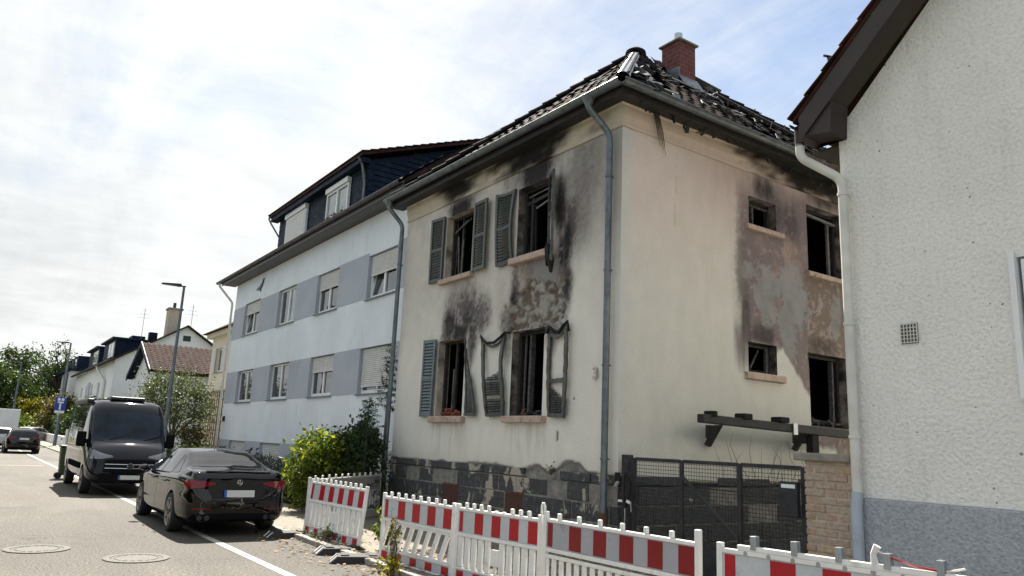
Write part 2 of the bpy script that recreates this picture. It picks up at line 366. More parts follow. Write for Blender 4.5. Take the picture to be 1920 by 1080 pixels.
# ======================================================================= burnt house
HX = -7.75; HD = 8.0; ZW = 7.48
house = thing('burnt_house', 'fire damaged cream two-storey house with hipped tile roof and melted shutters', 'house', (-3.85, 4.0, 0))
CREAM = np.array([.735,.71,.645]); PINK = np.array([.52,.36,.285]); PURP = np.array([.115,.095,.098]); BLK = np.array([.016,.016,.018])
GREY = np.array([.27,.265,.26]); BRN = np.array([.185,.145,.12]); DIRT = np.array([.30,.25,.195])
def blob(u, z, cu, cz, ru, rz, n, amp=.45, soft=.45):
    d = np.sqrt(((u-cu)/ru)**2 + ((z-cz)/rz)**2)
    return sm(0, soft, 1-d + (n-.5)*2*amp)
def lerp(c, t, w): return c*(1-w[...,None]) + np.asarray(t)*w[...,None]
def front_fn(u, z):
    n1 = fbm(u*1.3, z*.9, 5, 1); n2 = fbm(u*4, z*4, 4, 5); n3 = fbm(u*9, z*1.2, 4, 9); n4 = fbm(u*16, z*16, 3, 12)
    c = np.ones(u.shape+(3,))*CREAM
    c = lerp(c, CREAM*np.array([.86,.87,.92]), sm(5.0,7.2,z)*.8*sm(.25,.7,n1))
    c = lerp(c, [.45,.405,.365], sm(3.6,5.6,z+(n1-.5)*1.6)*(.25+.55*n2))
    # greyish wash near the corner, and rain streaks below the sills
    c = lerp(c, [.33,.315,.29], np.clip(sm(-1.35,-.95,u)*sm(4.6,6.2,z)*(.35+.6*n3), 0, .85))
    for a, b, zs in ((-5.9,-4.5,2.2), (-3.05,-1.8,2.2)):
        inx = sm(a-.1,a+.15,u)*sm(b+.1,b-.15,u)
        c = lerp(c, DIRT*1.25, inx*sm(zs-1.0,zs,z)*(z < zs)*sm(.45,.62,n3)*.35)
    c = lerp(c, DIRT, sm(1.75,1.3,z)*.35*n2)
    # scorched plaster between the storeys
    pk = np.maximum(blob(u,z,-2.0,4.75,1.05,.8,n1,.35), blob(u,z,-1.65,5.0,.45,.8,n1,.3))
    c = lerp(c, PINK*np.array([.86,.92,.98]), pk*(.5+.45*n2)*.75)
    # purple soot
    soft = np.zeros_like(u)
    for (cu,cz,ru,rz,s) in ((-4.85,4.75,1.25,1.15,.55), (-2.1,5.0,1.35,1.3,.6), (-1.2,5.9,.9,1.6,.5), (-2.4,7.1,1.6,.8,.6), (-5.2,7.1,1.0,.6,.5), (-3.4,4.3,.9,.8,.35)): soft = np.maximum(soft, blob(u,z,cu,cz,ru,rz,n1,.25,1.0)*s)
    c = lerp(c, [.25,.225,.215], np.clip(soft*(.7+.5*n2),0,.8))
    pu = np.zeros_like(u)
    for (cu,cz,ru,rz,s) in ((-1.42,4.75,.36,1.1,1.0), (-1.28,5.7,.33,.85,.95), (-1.45,4.1,.25,.6,.7), (-4.75,4.55,.75,.85,.95), (-5.25,4.25,.55,.65,.9), (-4.15,4.35,.55,.7,.85),
                            (-4.7,5.0,.28,.35,.5), (-2.95,4.6,.25,.9,.8), (-3.2,4.1,.35,.45,.7), (-5.1,7.05,.8,.45,.6), (-1.0,5.6,.45,1.1,.40), (-4.45,7.15,.6,.3,.4), (-3.3,7.0,.5,.5,.5), (-2.2,5.0,1.1,.65,.55), (-1.75,4.6,.75,.95,.6), (-4.6,4.35,1.1,.8,.55), (-5.3,4.6,.5,.8,.5), (-1.0,6.5,.8,1.3,.45), (-2.6,7.2,1.7,.5,.6), (-5.2,7.1,1.1,.5,.5)):
        pu = np.maximum(pu, blob(u,z,cu,cz,ru,rz,n1*.45+n3*.35+n4*.2,.55,.8)*s)
    c = lerp(c, PURP*1.1, np.clip(pu*(.45+.95*n4)*1.15,0,.95))
    # black soot round the openings and below the eaves
    bl = np.zeros_like(u)
    for (cu,cz,ru,rz,s) in ((-2.45,6.95,.85,.62,1.0), (-2.7,7.3,.8,.35,.8), (-1.62,6.0,.26,1.0,.85), (-1.55,5.2,.2,.6,.8), (-5.2,6.85,.62,.33,.95), (-4.95,4.05,.62,.36,.95), (-5.45,3.9,.42,.4,.6), (-4.45,3.85,.28,.75,.75),
                            (-2.45,3.95,.75,.25,.6), (-3.1,3.6,.22,.65,.5), (-1.75,3.75,.28,.5,.5), (-3.6,7.42,1.5,.16,.7), (-1.6,7.45,1.3,.16,.6), (-5.6,7.46,1.6,.14,.6), (-1.38,5.35,.24,.75,.9), (-1.35,4.5,.22,.6,.7), (-5.35,4.25,.35,.5,.7), (-4.6,4.3,.5,.5,.6), (-2.95,4.35,.2,.6,.7)):
        bl = np.maximum(bl, blob(u,z,cu,cz,ru,rz,n1*.5+n3*.5,.40,.75)*s)
    c = lerp(c, BLK*1.3, np.clip(bl*1.15*(.75+.5*n4),0,.96))
    # plaster fallen off above the lower right window, coarse masonry exposed
    ms = blob(u,z,-2.30,4.22,.88,.52,.4*fbm(u*3,z*3,3,41)+.6*fbm(u*11,z*11,4,42),.6,.06)
    gr = blob(u,z,-2.0,4.85,.50,.42,fbm(u*3.5,z*3.5,6,40),.8,.06)*(1-ms)
    c = lerp(c, GREY*.95, gr*.85)
    bricks = sm(.42,.58,fbm(u*7,z*9,3,20))
    mc = BRN*.8*(1-bricks[...,None]) + np.array([.30,.285,.26])*bricks[...,None]
    mc = mc*(.6+.8*n4[...,None])
    c = c*(1-ms[...,None]) + mc*ms[...,None]
    d = -.022*gr - .055*ms - .03*ms*(1-bricks)*n4*1.6
    # ragged bottom edge of the plaster
    e = 1.30 + .09*(fbm(u*3.1,0*u,4,31)-.5) + .19*np.exp(-((u+1.15)/.34)**2) + .09*np.exp(-((u+2.05)/.2)**2) + .07*np.exp(-((u+3.5)/.3)**2)
    gz = sm(e+.05, e+.035, z)                  # grey undercoat strip
    e2 = e + .05 + .10*np.maximum(fbm(u*1.7,0*u+3,4,33)-.42,0)*2
    gz = sm(e2+.012, e2-.012, z)
    c = lerp(c, GREY*.8, gz); d = d - .02*gz
    bz = sm(e+.012, e-.012, z); c = lerp(c, [.05,.05,.05], bz); d = d - .08*bz
    for hx,hz,rx,rz in ((-1.52,1.93,.035,.09), (-1.1,2.55,.02,.03)):
        h = blob(u,z,hx,hz,rx,rz,n4,.3,.2); c = lerp(c,[.16,.15,.14],h); d = d-.03*h
    return np.clip(c,0,1), d
def side_fn(u, z):
    n1 = fbm(u*1.2, z*.9, 5, 51); n2 = fbm(u*4, z*4, 4, 55); rg = .45*fbm(u*3.2,z*2.6,3,80)+.55*fbm(u*12,z*10,4,81); n3 = fbm(u*8, z*1.3, 4, 59); n4 = fbm(u*16, z*16, 3, 62)
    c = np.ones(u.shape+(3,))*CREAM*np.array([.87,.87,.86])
    warm = sm(3.8,6.6,z + (n1-.5)*1.2)
    c = lerp(c, [.68,.575,.50], warm*.85)
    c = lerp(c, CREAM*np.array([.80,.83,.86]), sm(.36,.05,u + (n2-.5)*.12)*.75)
    up = sm(5.6,7.0,z)*sm(1.2,3.0,u); c = lerp(c, PINK*.75, up*.55*(.4+n3))
    # the burnt field right of the small windows
    nw = fbm(u*1.1, z*1.1, 5, 71)
    edge = 3.02 + (fbm(z*2.2, 0*z, 4, 73)-.5)*.30
    field = sm(edge-.14, edge+.22, u)*sm(7.3,6.4,z+(nw-.5)*1.0)
    lowb = np.where(u < 4.2, 3.75 + (fbm(u*3,0*u,3,75)-.5)*.25, 3.75-(u-4.2)*1.0)
    lowb = np.where(u > 5.05, 2.0, lowb)
    sharp = sm(lowb-.06, lowb+.06, z + (n2-.5)*.22)
    field = field*sharp
    base = PINK*np.array([.88,.97,1.02])*(.46+.55*n2[...,None])
    pu = sm(.26,.54, nw*.5+n3*.3+n4*.2 + .16*blob(u,z,3.3,4.6,.6,1.7,n1) + .14*blob(u,z,4.7,6.4,1.0,.9,n1) - .16*blob(u,z,4.55,5.5,.55,.75,n1))
    base = lerp(base, PURP*1.6, pu*.85)
    c = c*(1-field[...,None]) + base*field[...,None]
    c = lerp(c, PURP*1.2, .85*blob(u,z,3.02,3.75,.3,.75,n3,.35,.8)*(z > 3.2))
    c = lerp(c, PURP*1.0, .75*blob(u,z,3.0,5.2,.30,1.8,n3*.6+n4*.4,.5,.9))
    # undercoat showing: grey sheets and a brown flaked field
    gmask = np.zeros_like(u)
    for (cu,cz,ru,rz) in ((4.52,5.10,.46,.38), (4.62,4.75,.42,.6), (3.75,4.75,.32,.62), (3.25,5.15,.25,.22), (4.4,4.1,.30,.62), (6.1,4.6,.18,.5), (4.0,5.0,.5,.25)):
        gmask = np.maximum(gmask, blob(u,z,cu,cz,ru,rz,rg,1.05,.05))
    gmask = gmask*field
    bm_ = sm(4.98,5.06,u+(n2-.5)*.1)*sm(5.50,5.38,z)*sm(3.4,3.75,z + (u-5.0)*2)
    c = lerp(c, BRN*1.05, bm_*.9)
    fl = bm_*sm(.60,.66,fbm(u*6,z*7,4,84)); c = lerp(c, [.34,.285,.245], fl*.8)
    c = c*(1-gmask[...,None]*.92) + gmask[...,None]*.92*(GREY*(.75+.5*n2[...,None]))
    fk = field*sm(.63,.68,fbm(u*9,z*10,4,88))*(1-gmask); c = lerp(c, [.38,.30,.26], fk*.6)
    bl = np.zeros_like(u)
    for (cu,cz,ru,rz,s) in ((3.75,6.85,.55,.40,.9), (4.1,6.4,.35,.6,.55), (5.8,7.05,.85,.26,.9), (3.6,3.95,.62,.30,.75), (3.15,4.25,.2,.55,.6), (4.55,6.3,.45,.6,.55), (5.5,3.95,.7,.25,.6), (5.4,7.45,1.6,.14,.9), (3.0,7.47,1.6,.1,.6)):
        bl = np.maximum(bl, blob(u,z,cu,cz,ru,rz,n1*.4+n3*.6,.42,.8)*s)
    c = lerp(c, BLK*1.5, np.clip(bl*(.7+.4*n4),0,.93))
    d = -.02*gmask - .025*bm_*(1-fl) - .01*fk
    e = 1.27 + .05*(fbm(u*3.1,0*u,4,90)-.5); bz = sm(e+.012,e-.012,z); c = lerp(c,[.06,.06,.06],bz); d = d-.08*bz
    cr = np.abs(u-1.15-.12*(fbm(z*2,0*z,3,95)-.5)-.02*z); c = lerp(c, c*.72, sm(.014,.004,cr)*(z>5.6)*.8)
    return np.clip(c,0,1), d
def cuts(a, b, res, marks):
    pts = sorted(set([a, b] + [m for m in marks if a < m < b])); out = []
    for p, q in zip(pts[:-1], pts[1:]):
        k = max(1, int(round((q-p)/res))); out += list(np.linspace(p, q, k+1)[:-1])
    return np.array(out + [b])
def wall_sheet(name, u0, u1, z0, z1, res, holes, fn, to3, parent, matname='burnt_plaster'):
    us = cuts(u0, u1, res, [h[0] for h in holes]+[h[1] for h in holes]); zs = cuts(z0, z1, res, [h[2] for h in holes]+[h[3] for h in holes])
    U, Z = np.meshgrid(us, zs, indexing='ij'); c, d = fn(U, Z)
    for h in holes:     # keep the arris of the openings straight
        near = (U >= h[0]-1e-6)&(U <= h[1]+1e-6)&(Z >= h[2]-1e-6)&(Z <= h[3]+1e-6); d[near] = np.maximum(d[near], -.03)
    d[0,:] = np.maximum(d[0,:], -.02)
    P = to3(U, Z, d).reshape(-1, 3); m = len(zs); idx = np.arange(len(us)*m).reshape(len(us), m)
    uc = (us[:-1]+us[1:])/2; zc = (zs[:-1]+zs[1:])/2; keep = np.ones((len(uc), len(zc)), bool)
    for h in holes: keep[np.ix_((uc > h[0])&(uc < h[1]), (zc > h[2])&(zc < h[3]))] = False
    f = np.stack([idx[:-1,:-1], idx[1:,:-1], idx[1:,1:], idx[:-1,1:]], -1)[keep]
    me = bpy.data.meshes.new(name); org = np.array([P[:,0].mean(), P[:,1].mean(), P[:,2].min()])
    me.from_pydata((P-org).tolist(), [], f.tolist()); me.update()
    at = me.attributes.new('stain', 'FLOAT_COLOR', 'POINT')
    at.data.foreach_set('color', np.concatenate([c.reshape(-1,3), np.ones((P.shape[0],1))], 1).astype(np.float32).ravel())
    me.polygons.foreach_set('use_smooth', [True]*len(me.polygons))
    return link(name, me, matname, parent, org)
FW = {'W1': (-5.76,-4.63,5.31,6.76), 'W2': (-2.96,-1.92,5.31,6.72), 'W3': (-5.80,-4.68,2.29,3.92), 'W4': (-2.97,-1.97,2.28,3.86)}
SWN = {'S1': (3.28,4.12,6.04,6.61), 'S2': (5.13,6.38,5.44,6.85), 'S3': (3.18,4.02,3.24,3.79), 'S4': (5.03,6.30,2.36,3.78)}
fw = wall_sheet('wall', HX, 0, 1.12, ZW, .026, list(FW.values()), front_fn, lambda U,Z,d: np.stack([U, -d, Z], -1), house)
fw['label'] = 'cream street wall stained with soot above the windows'
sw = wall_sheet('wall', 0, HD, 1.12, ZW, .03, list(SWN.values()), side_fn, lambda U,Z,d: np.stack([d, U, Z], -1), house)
sw['label'] = 'side wall with scorched pink and peeling plaster'
simple('rear_plaster', (.62,.57,.47), .9, var=.1)
MB().box((HX,.02,0),(HX+.02,HD,ZW)).obj('wall','rear_plaster',house)
MB().box((HX,HD,0),(0,HD+.02,ZW)).obj('wall','rear_plaster',house)
# burnt-out rooms
q = MB()
for z in (1.15, 4.75, 7.46): q.box((HX+.03,.34,z-.02),(-.34,HD-.05,z))
q.box((HX+.04,.3,.1),(HX+.34,HD-.1,7.4)); q.box((HX+.4,HD-.35,.1),(-.36,HD-.06,7.4))
q.box((-3.6,.36,1.2),(-3.45,HD-.4,4.7)); q.box((-3.6,.36,4.8),(-3.45,HD-.4,7.4))
q.obj('burnt_interior','char',house)

def reveal_mat():
    m, n, l, b = nt('reveal'); p = posnode(n)
    f = noise(n, l, p, 3.2, 6, .6); c = ramp(n, l, f, [(.36,(.016,.016,.016)), (.52,(.13,.11,.10)), (.72,(.36,.31,.26))])
    l.new(c, b.inputs['Base Color']); b.inputs['Roughness'].default_value = .9
    bump(n, l, b, noise(n, l, p, 40, 5), .6, .02)
reveal_mat()
simple('reveal_pale', (.42,.36,.30), .9, var=.3, vs=3, bs=.3, bscale=60, dirt=((.03,.03,.03), 1.6, .50))
def opening(h, plane, key, pale=False, depth=.30, frame=True, sillw=(0,0)):
    u0,u1,z0,z1 = h
    P = (lambda u,y,z: (u,y,z)) if plane == 'F' else (lambda u,y,z: (-y,u,z))
    q = MB()
    for a, b in (((u0,z0),(u0,z1)), ((u0,z1),(u1,z1)), ((u1,z1),(u1,z0)), ((u1,z0),(u0,z0))):
        rows = []
        for i in range(9):
            t = i/8; uu = a[0]+(b[0]-a[0])*t; zz_ = a[1]+(b[1]-a[1])*t
            rows.append([P(uu, y+.0, zz_) for y in (0, depth*.33, depth*.66, depth)])
        q.grid(rows)
    w = q.obj('window' if key != 'S4' else 'doorway', 'reveal_pale' if pale else 'reveal', house, recalc=False)
    if frame:
        f = MB(); t = .065; d0, d1 = depth*.52, depth*.80
        def bx(ua,ub,za,zb,a=d0,b=d1):
            c0 = P(ua,a,za); c1 = P(ub,b,zb); f.box([min(x,y) for x,y in zip(c0,c1)], [max(x,y) for x,y in zip(c0,c1)])
        bx(u0+.01,u0+t,z0+.01,z1-.01); bx(u1-t,u1-.01,z0+.01,z1-.01); bx(u0+t+.002,u1-t-.002,z1-t,z1-.012); bx(u0+t+.002,u1-t-.002,z0+.012,z0+t)
        f.obj('frame','charwood',w,bevel=.012)
    return w, P
def sill(w, P, u0, u1, z0, z1, proud=.12, mat='sill_stone'):
    a = P(u0,-proud,z0); b = P(u1,.06,z1); q = MB(); q.box([min(x,y) for x,y in zip(a,b)], [max(x,y) for x,y in zip(a,b)])
    return q.obj('sill', mat, w, bevel=.015)
WIN = {}
for k, h in FW.items(): WIN[k] = opening(h, 'F', k, pale=(k in ('W1','W3')))
for k, h in SWN.items(): WIN[k] = opening(h, 'S', k, pale=False, frame=True)
sill(*WIN['W1'], -5.86,-4.48,5.19,5.30); sill(*WIN['W2'], -3.08,-1.78,5.17,5.30)
sill(*WIN['W3'], -5.92,-4.53,2.15,2.28); sill(*WIN['W4'], -3.08,-1.83,2.15,2.27)
sill(*WIN['S1'], 3.16,4.28,5.93,6.03,.08); sill(*WIN['S2'], 5.05,6.5,5.33,5.43,.08)
sill(*WIN['S3'], 3.06,4.2,3.10,3.23,.08)
# remains inside the openings
def junk(w, mat, bars, name='burnt_remains'):
    q = MB()
    for p0, p1, a, b in bars: q.bar(p0, p1, a, b)
    return q.obj(name, mat, w)
junk(WIN['W1'][0],'charwood',[((-5.35,.2,5.37),(-5.33,.2,6.68),.05,.06),((-5.66,.19,6.45),(-5.0,.19,6.63),.02,.05)])
junk(WIN['W1'][0],'whitewood',[((-5.42,.17,5.36),(-5.48,.16,6.3),.025,.02),((-5.3,.17,5.36),(-5.28,.17,6.2),.02,.02),((-5.62,.15,6.40),(-5.05,.15,6.60),.03,.02)],'sash_remains')
junk(WIN['W2'][0],'charwood',[((-2.72,.2,5.36),(-2.72,.2,6.6),.05,.07),((-2.88,.18,6.42),(-2.0,.18,6.5),.04,.07),((-2.65,.24,5.4),(-2.68,.24,6.4),.03,.03)])
junk(WIN['W2'][0],'whitewood',[((-2.62,.21,6.30),(-2.05,.21,6.42),.03,.035),((-2.8,.16,6.55),(-2.1,.16,6.60),.02,.02)],'sash_remains')
junk(WIN['W3'][0],'charwood',[((-5.32,.2,2.33),(-5.3,.2,3.85),.05,.06),((-4.95,.22,2.33),(-4.93,.22,3.85),.05,.05)])
junk(WIN['W3'][0],'whitewood',[((-5.38,.17,2.33),(-5.36,.17,3.3),.03,.02)],'sash_remains')
junk(WIN['W4'][0],'ash',[((-2.62,.22,2.33),(-2.6,.22,3.8),.10,.06),((-2.74,.16,2.33),(-2.72,.16,3.8),.03,.03)],'sash_remains')
junk(WIN['S1'][0],'ash',[((-.2,3.62,6.06),(-.2,3.62,6.55),.05,.05),((-.18,3.3,6.52),(-.18,4.1,6.5),.04,.04)],'sash_remains')
junk(WIN['S2'][0],'whitewood',[((-.2,6.15,5.47),(-.2,6.15,6.7),.06,.05),((-.15,5.16,6.72),(-.15,6.36,6.66),.05,.05)],'sash_remains')
junk(WIN['S3'][0],'ash',[((-.2,3.45,3.3),(-.22,3.75,3.7),.03,.03),((-.16,3.9,3.26),(-.16,3.9,3.76),.06,.05)],'sash_remains')
junk(WIN['S4'][0],'ash',[((-.2,6.05,2.38),(-.2,6.07,3.7),.09,.05),((-.1,5.1,2.40),(-.25,6.2,2.50),.05,.04),((-.25,5.1,2.5),(-.1,6.2,2.42),.06,.05)],'sash_remains')
def rubble(w, c, ext, n, mat, s=.05):
    q = MB(); r = random.Random(n)
    for i in range(n):
        p = Vector((c[0]+r.uniform(-1,1)*ext[0], c[1]+r.uniform(-1,1)*ext[1], c[2]+r.random()**2*ext[2]))
        d = Vector((r.uniform(-1,1), r.uniform(-1,1), r.uniform(-.5,.5))).normalized()*s*r.uniform(.5,1.4)
        q.bar(p-d, p+d, s*r.uniform(.4,.9), s*r.uniform(.3,.7), (r.uniform(-.4,.4),r.uniform(-.4,.4),1))
    return stuff(q.obj('rubble', mat, w))
rubble(WIN['W3'][0], (-5.2,.12,2.31), (.28,.1,.14), 26, 'clay_debris', .06); rubble(WIN['W4'][0], (-2.6,.1,2.31), (.10,.06,.12), 8, 'clay_debris', .05)
rubble(WIN['W4'][0], (-2.3,.14,2.3), (.35,.12,.06), 24, 'ash', .05); rubble(WIN['W2'][0], (-2.4,.1,5.33), (.4,.08,.05), 18, 'ash', .04); rubble(WIN['W1'][0], (-5.0,.12,5.33), (.2,.08,.06), 12, 'whitewood', .04)
rubble(WIN['S4'][0], (-.12,5.65,2.38), (.12,.5,.14), 26, 'charwood', .07); rubble(WIN['S3'][0], (-.15,3.6,3.26), (.08,.3,.06), 16, 'charwood', .05)

# plinth of dark stone blocks
q = MB(); q.box((HX,-.003,0),(0,.03,1.20)); q.box((HX,.031,0),(-.11,.06,1.66)); q.box((-.10,.031,0),(.003,HD,1.19)); q.obj('plinth_backing','mortar',house)
courses = [(.02,.30),(.315,.60),(.615,.90),(.915,1.20),(1.213,1.36)]
CELL = [(-5.25,-4.62,.42,.93), (-2.98,-2.40,.40,.93)]
def stones(a0, a1, toP, seed, cells, mat='basalt'):
    r = random.Random(seed)
    for ci, (z0, z1) in enumerate(courses):
        x = a0 - (.35 if ci%2 else 0)
        while x < a1:
            w = r.uniform(.5,1.05); u0 = max(x, a0)+.006; u1 = min(x+w, a1)-.006; x += w
            if u1-u0 < .08: continue
            parts = [(u0,u1,z0,z1)]
            for c in cells:
                nxt = []
                for p in parts:
                    if p[1] <= c[0] or p[0] >= c[1] or p[3] <= c[2]+.02 or p[2] >= c[3]-.02: nxt.append(p); continue
                    if p[0] < c[0]-.06: nxt.append((p[0], c[0], p[2], p[3]))
                    if p[1] > c[1]+.06: nxt.append((c[1], p[1], p[2], p[3]))
                    if p[3] > c[3]+.06: nxt.append((max(p[0],c[0]), min(p[1],c[1]), c[3], p[3]))
                parts = nxt
            for p in parts:
                if ci == 4 and r.random() < .12: continue
                f = -.012 + r.uniform(-.016,.012); k = MB(); a = toP(p[0], f, p[2]+.004); b = toP(p[1], .036, p[3]-.004)
                k.box([min(s,t) for s,t in zip(a,b)], [max(s,t) for s,t in zip(a,b)]); k.obj('stone',mat,house,bevel=.012)
stones(HX-.02, .015, lambda u,y,z: (u,y,z), 5, CELL)
stones(.03, 6.2, lambda u,y,z: (-y,u,z), 9, [], 'basalt_plain')
simple('cellar_board', (.07,.028,.022), .85, var=.4, vs=8, bs=.4, bscale=40, stretch=(8,1,1))
for c in CELL:
    w = MB(); w.box((c[0],-.008,c[2]-.1),(c[1],-.0035,c[3])); w = w.obj('cellar_window','cellar_board',house)
    MB().box((c[0]-.0,-.02,c[3]-.035),(c[1]+.0,-.0085,c[3]-.002)).obj('lintel','rust',w)
# cornice mouldings
def cornice():
    prof = [(.012,7.08),(.03,7.09),(.035,7.13),(.012,7.15),(.02,7.22),(.05,7.28),(.06,7.36),(.06,7.44),(.09,7.47)]
    st = [('F',x) for x in np.linspace(HX,-.12,90)] + [('C',0)] + [('S',y) for y in np.linspace(.12,HD,90)]
    P = []; Cc = []
    for k, v in st:
        for o, z in prof:
            P.append((v,-o,z) if k == 'F' else ((o,-o,z) if k == 'C' else (o,v,z)))
            n = float(fbm(v*2.2, z*9, 4, 131 if k == 'F' else 137)); zz_ = (z-7.08)/.4
            if k == 'F': s_ = max(math.exp(-((v+2.7)/1.7)**2), .9*math.exp(-((v+5.3)/1.0)**2), .5*math.exp(-((v+.6)/.5)**2)) + (n-.5)*1.0 + .3*zz_-.27
            else: s_ = .05+.95*float(sm(1.2,5.2,v)) + (n-.5)*1.0 + .45*zz_-.35
            s_ = float(sm(.15,.85,s_)); base = np.array([.62,.52,.43] if k == 'S' else [.56,.50,.41]); Cc.append(base*(1-s_)+np.array([.018,.017,.017])*s_)
    m = len(prof); me = bpy.data.meshes.new('cornice'); me.from_pydata(P,[],[(i*m+j,(i+1)*m+j,(i+1)*m+j+1,i*m+j+1) for i in range(len(st)-1) for j in range(m-1)]); me.update()
    at = me.attributes.new('stain','FLOAT_COLOR','POINT'); at.data.foreach_set('color',np.concatenate([np.array(Cc),np.ones((len(Cc),1))],1).astype(np.float32).ravel())
    return link('cornice',me,'burnt_plaster',house,(0,0,0))
cornice()
# eaves: charred soffit and fascia
q = MB(); q.box((HX-.32,-.34,7.47),(.34,-.01,7.50)); q.box((.01,-.005,7.47),(.34,HD+.3,7.50)); q.obj('soffit','charwood',house)
q = MB(); q.box((HX-.34,-.37,7.44),(.372,-.345,7.60)); q.box((.345,-.34,7.44),(.372,HD+.34,7.60)); q.obj('fascia','charwood',house)
q = MB(); r_ = random.Random(4)
for i in range(46):
    y = r_.uniform(.1,7.5); x = r_.uniform(.05,.33); q.bar((x,y,7.47),(x+r_.uniform(-.1,.1),y+r_.uniform(-.15,.15),7.47-r_.uniform(.03,.14)),r_.uniform(.02,.07),.012)
stuff(q.obj('hanging_char','charwood',house))
q = MB()
for i in range(7): q.tube([(.12,.62+.02*i,7.45),(.09,.72+.025*i,7.2),(.05,.80+.03*i+random.uniform(0,.05),6.95-.03*i)],[.006,.005,.002],5)
stuff(q.obj('hanging_netting','char',house))

# gutters
def gutter(name, p0, p1, r, mat, side, parent=house, seg=24, sag=None, rng_=None):
    p0 = Vector(p0); p1 = Vector(p1); d = (p1-p0).normalized(); s = Vector(side); P = []
    for i in range(seg+1):
        t = i/seg; c = p0.lerp(p1, t)
        if sag: c = c + sag(t)
        row = []
        for k in range(13):
            a = math.pi*k/12; row.append(c + s*(-math.cos(a)*r) + Vector((0,0,-math.sin(a)*r)))
        for k in range(12,-1,-1):
            a = math.pi*k/12; row.append(c + s*(-math.cos(a)*(r-.006)) + Vector((0,0,-math.sin(a)*(r-.006))))
        P.append(row)
    q = MB().grid(P)
    q.tube([p0 + s*r + (sag(0) if sag else Vector()), p1 + s*r + (sag(1) if sag else Vector())], .012, 6)
    o = q.obj(name, mat, parent, smooth=True)
    L = (p1-p0).length
    for i in range(int(L/.95)):
        t = (i+.5)/int(L/.95); c = p0.lerp(p1, t)
        if sag: c = c+sag(t)
        k = MB(); pts = [c + s*(-math.cos(math.pi*j/8)*(r+.004)) + Vector((0,0,-math.sin(math.pi*j/8)*(r+.004))) for j in range(9)]
        k.tube(pts, .007, 5); k.obj('gutter_bracket', mat, o)
    return o
GR = .085
gutter('gutter', (HX-.42,-.46,7.66), (.45,-.46,7.61), GR, 'zinc', (0,-1,0))
gutter('gutter', (.46,-.45,7.61), (.46,4.2,7.60), GR, 'zinc', (1,0,0))
gutter('gutter', (.46,4.22,7.60), (.46,8.35,7.56), GR, 'zinc_burnt', (1,0,0), sag=lambda t: Vector((.03*math.sin(t*9),0,-.07*t-.03*math.sin(t*14))))
def downpipe(parent, pts, r, mat, clips, name='downpipe', clip_to=(0,.1,0)):
    q = MB(); path = [Vector(p) for p in pts]; sm_ = [path[0]]
    for i in range(1, len(path)-1):
        a, b, c = path[i-1], path[i], path[i+1]; e = min(.12, (a-b).length*.45, (c-b).length*.45)
        p = b+(a-b).normalized()*e; s = b+(c-b).normalized()*e
        for k in range(6): t = k/5; sm_.append(p*(1-t)**2 + b*2*t*(1-t) + s*t*t)
    sm_.append(path[-1]); q.tube(sm_, r, 16); o = q.obj(name, mat, parent, smooth=True)
    for c in clips:
        c = Vector(c); k = MB().lathe([(r+.002,-.018),(r+.011,-.016),(r+.011,.016),(r+.002,.018)], c, n=16)
        k.bar(c, c+Vector(clip_to), .02, .02); k.obj('pipe_clip', mat, o)
    return o
dp = downpipe(house, [(-.35,-.46,7.56),(-.35,-.46,7.40),(-.17,-.13,6.95),(-.17,-.13,.42)], .056, 'zinc', [(-.17,-.13,6.2),(-.17,-.13,4.6),(-.17,-.13,3.05),(-.17,-.13,1.6)])
MB().lathe([(.055,7.40),(.06,7.44),(.13,7.58)], (-.35,-.46,0), n=16).obj('hopper','zinc',dp,smooth=True)
MB().tube([(-.17,-.13,.80),(-.17,-.13,.05)], .066, 14).obj('standpipe','rust',dp,smooth=True)
dp = downpipe(house, [(-7.95,-.46,7.60),(-7.95,-.46,7.42),(-7.83,-.12,7.02),(-7.83,-.12,.9)], .054, 'zinc', [(-7.83,-.12,6.0),(-7.83,-.12,3.4),(-7.83,-.12,1.7)])
MB().lathe([(.055,7.40),(.06,7.46),(.12,7.62)], (-7.95,-.46,0), n=16).obj('hopper','zinc',dp,smooth=True)
MB().tube([(-7.83,-.12,.92),(-7.83,-.12,.05)], .064, 14).obj('standpipe','rust',dp,smooth=True)

# roof: pyramid of dark tiles
APX = Vector((-3.85,4.0,11.42)); EZ = 7.60
cnr = [Vector((.42,-.42,EZ)), Vector((.42,8.42,EZ)), Vector((-8.12,8.42,EZ)), Vector((-8.12,-.42,EZ))]
q = MB()
def on_slope(a, b, s, t):   # s along the eave 0..1, t up the slope 0..1
    return (a.lerp(b, s)).lerp(APX, t)
front_a, front_b = cnr[3], cnr[0]
side_a, side_b = cnr[0], cnr[1]
roof = MB()
for a, b, cover in ((cnr[1],cnr[2],1),(cnr[2],cnr[3],1)): roof.add([a,b,APX],[(0,1,2)])
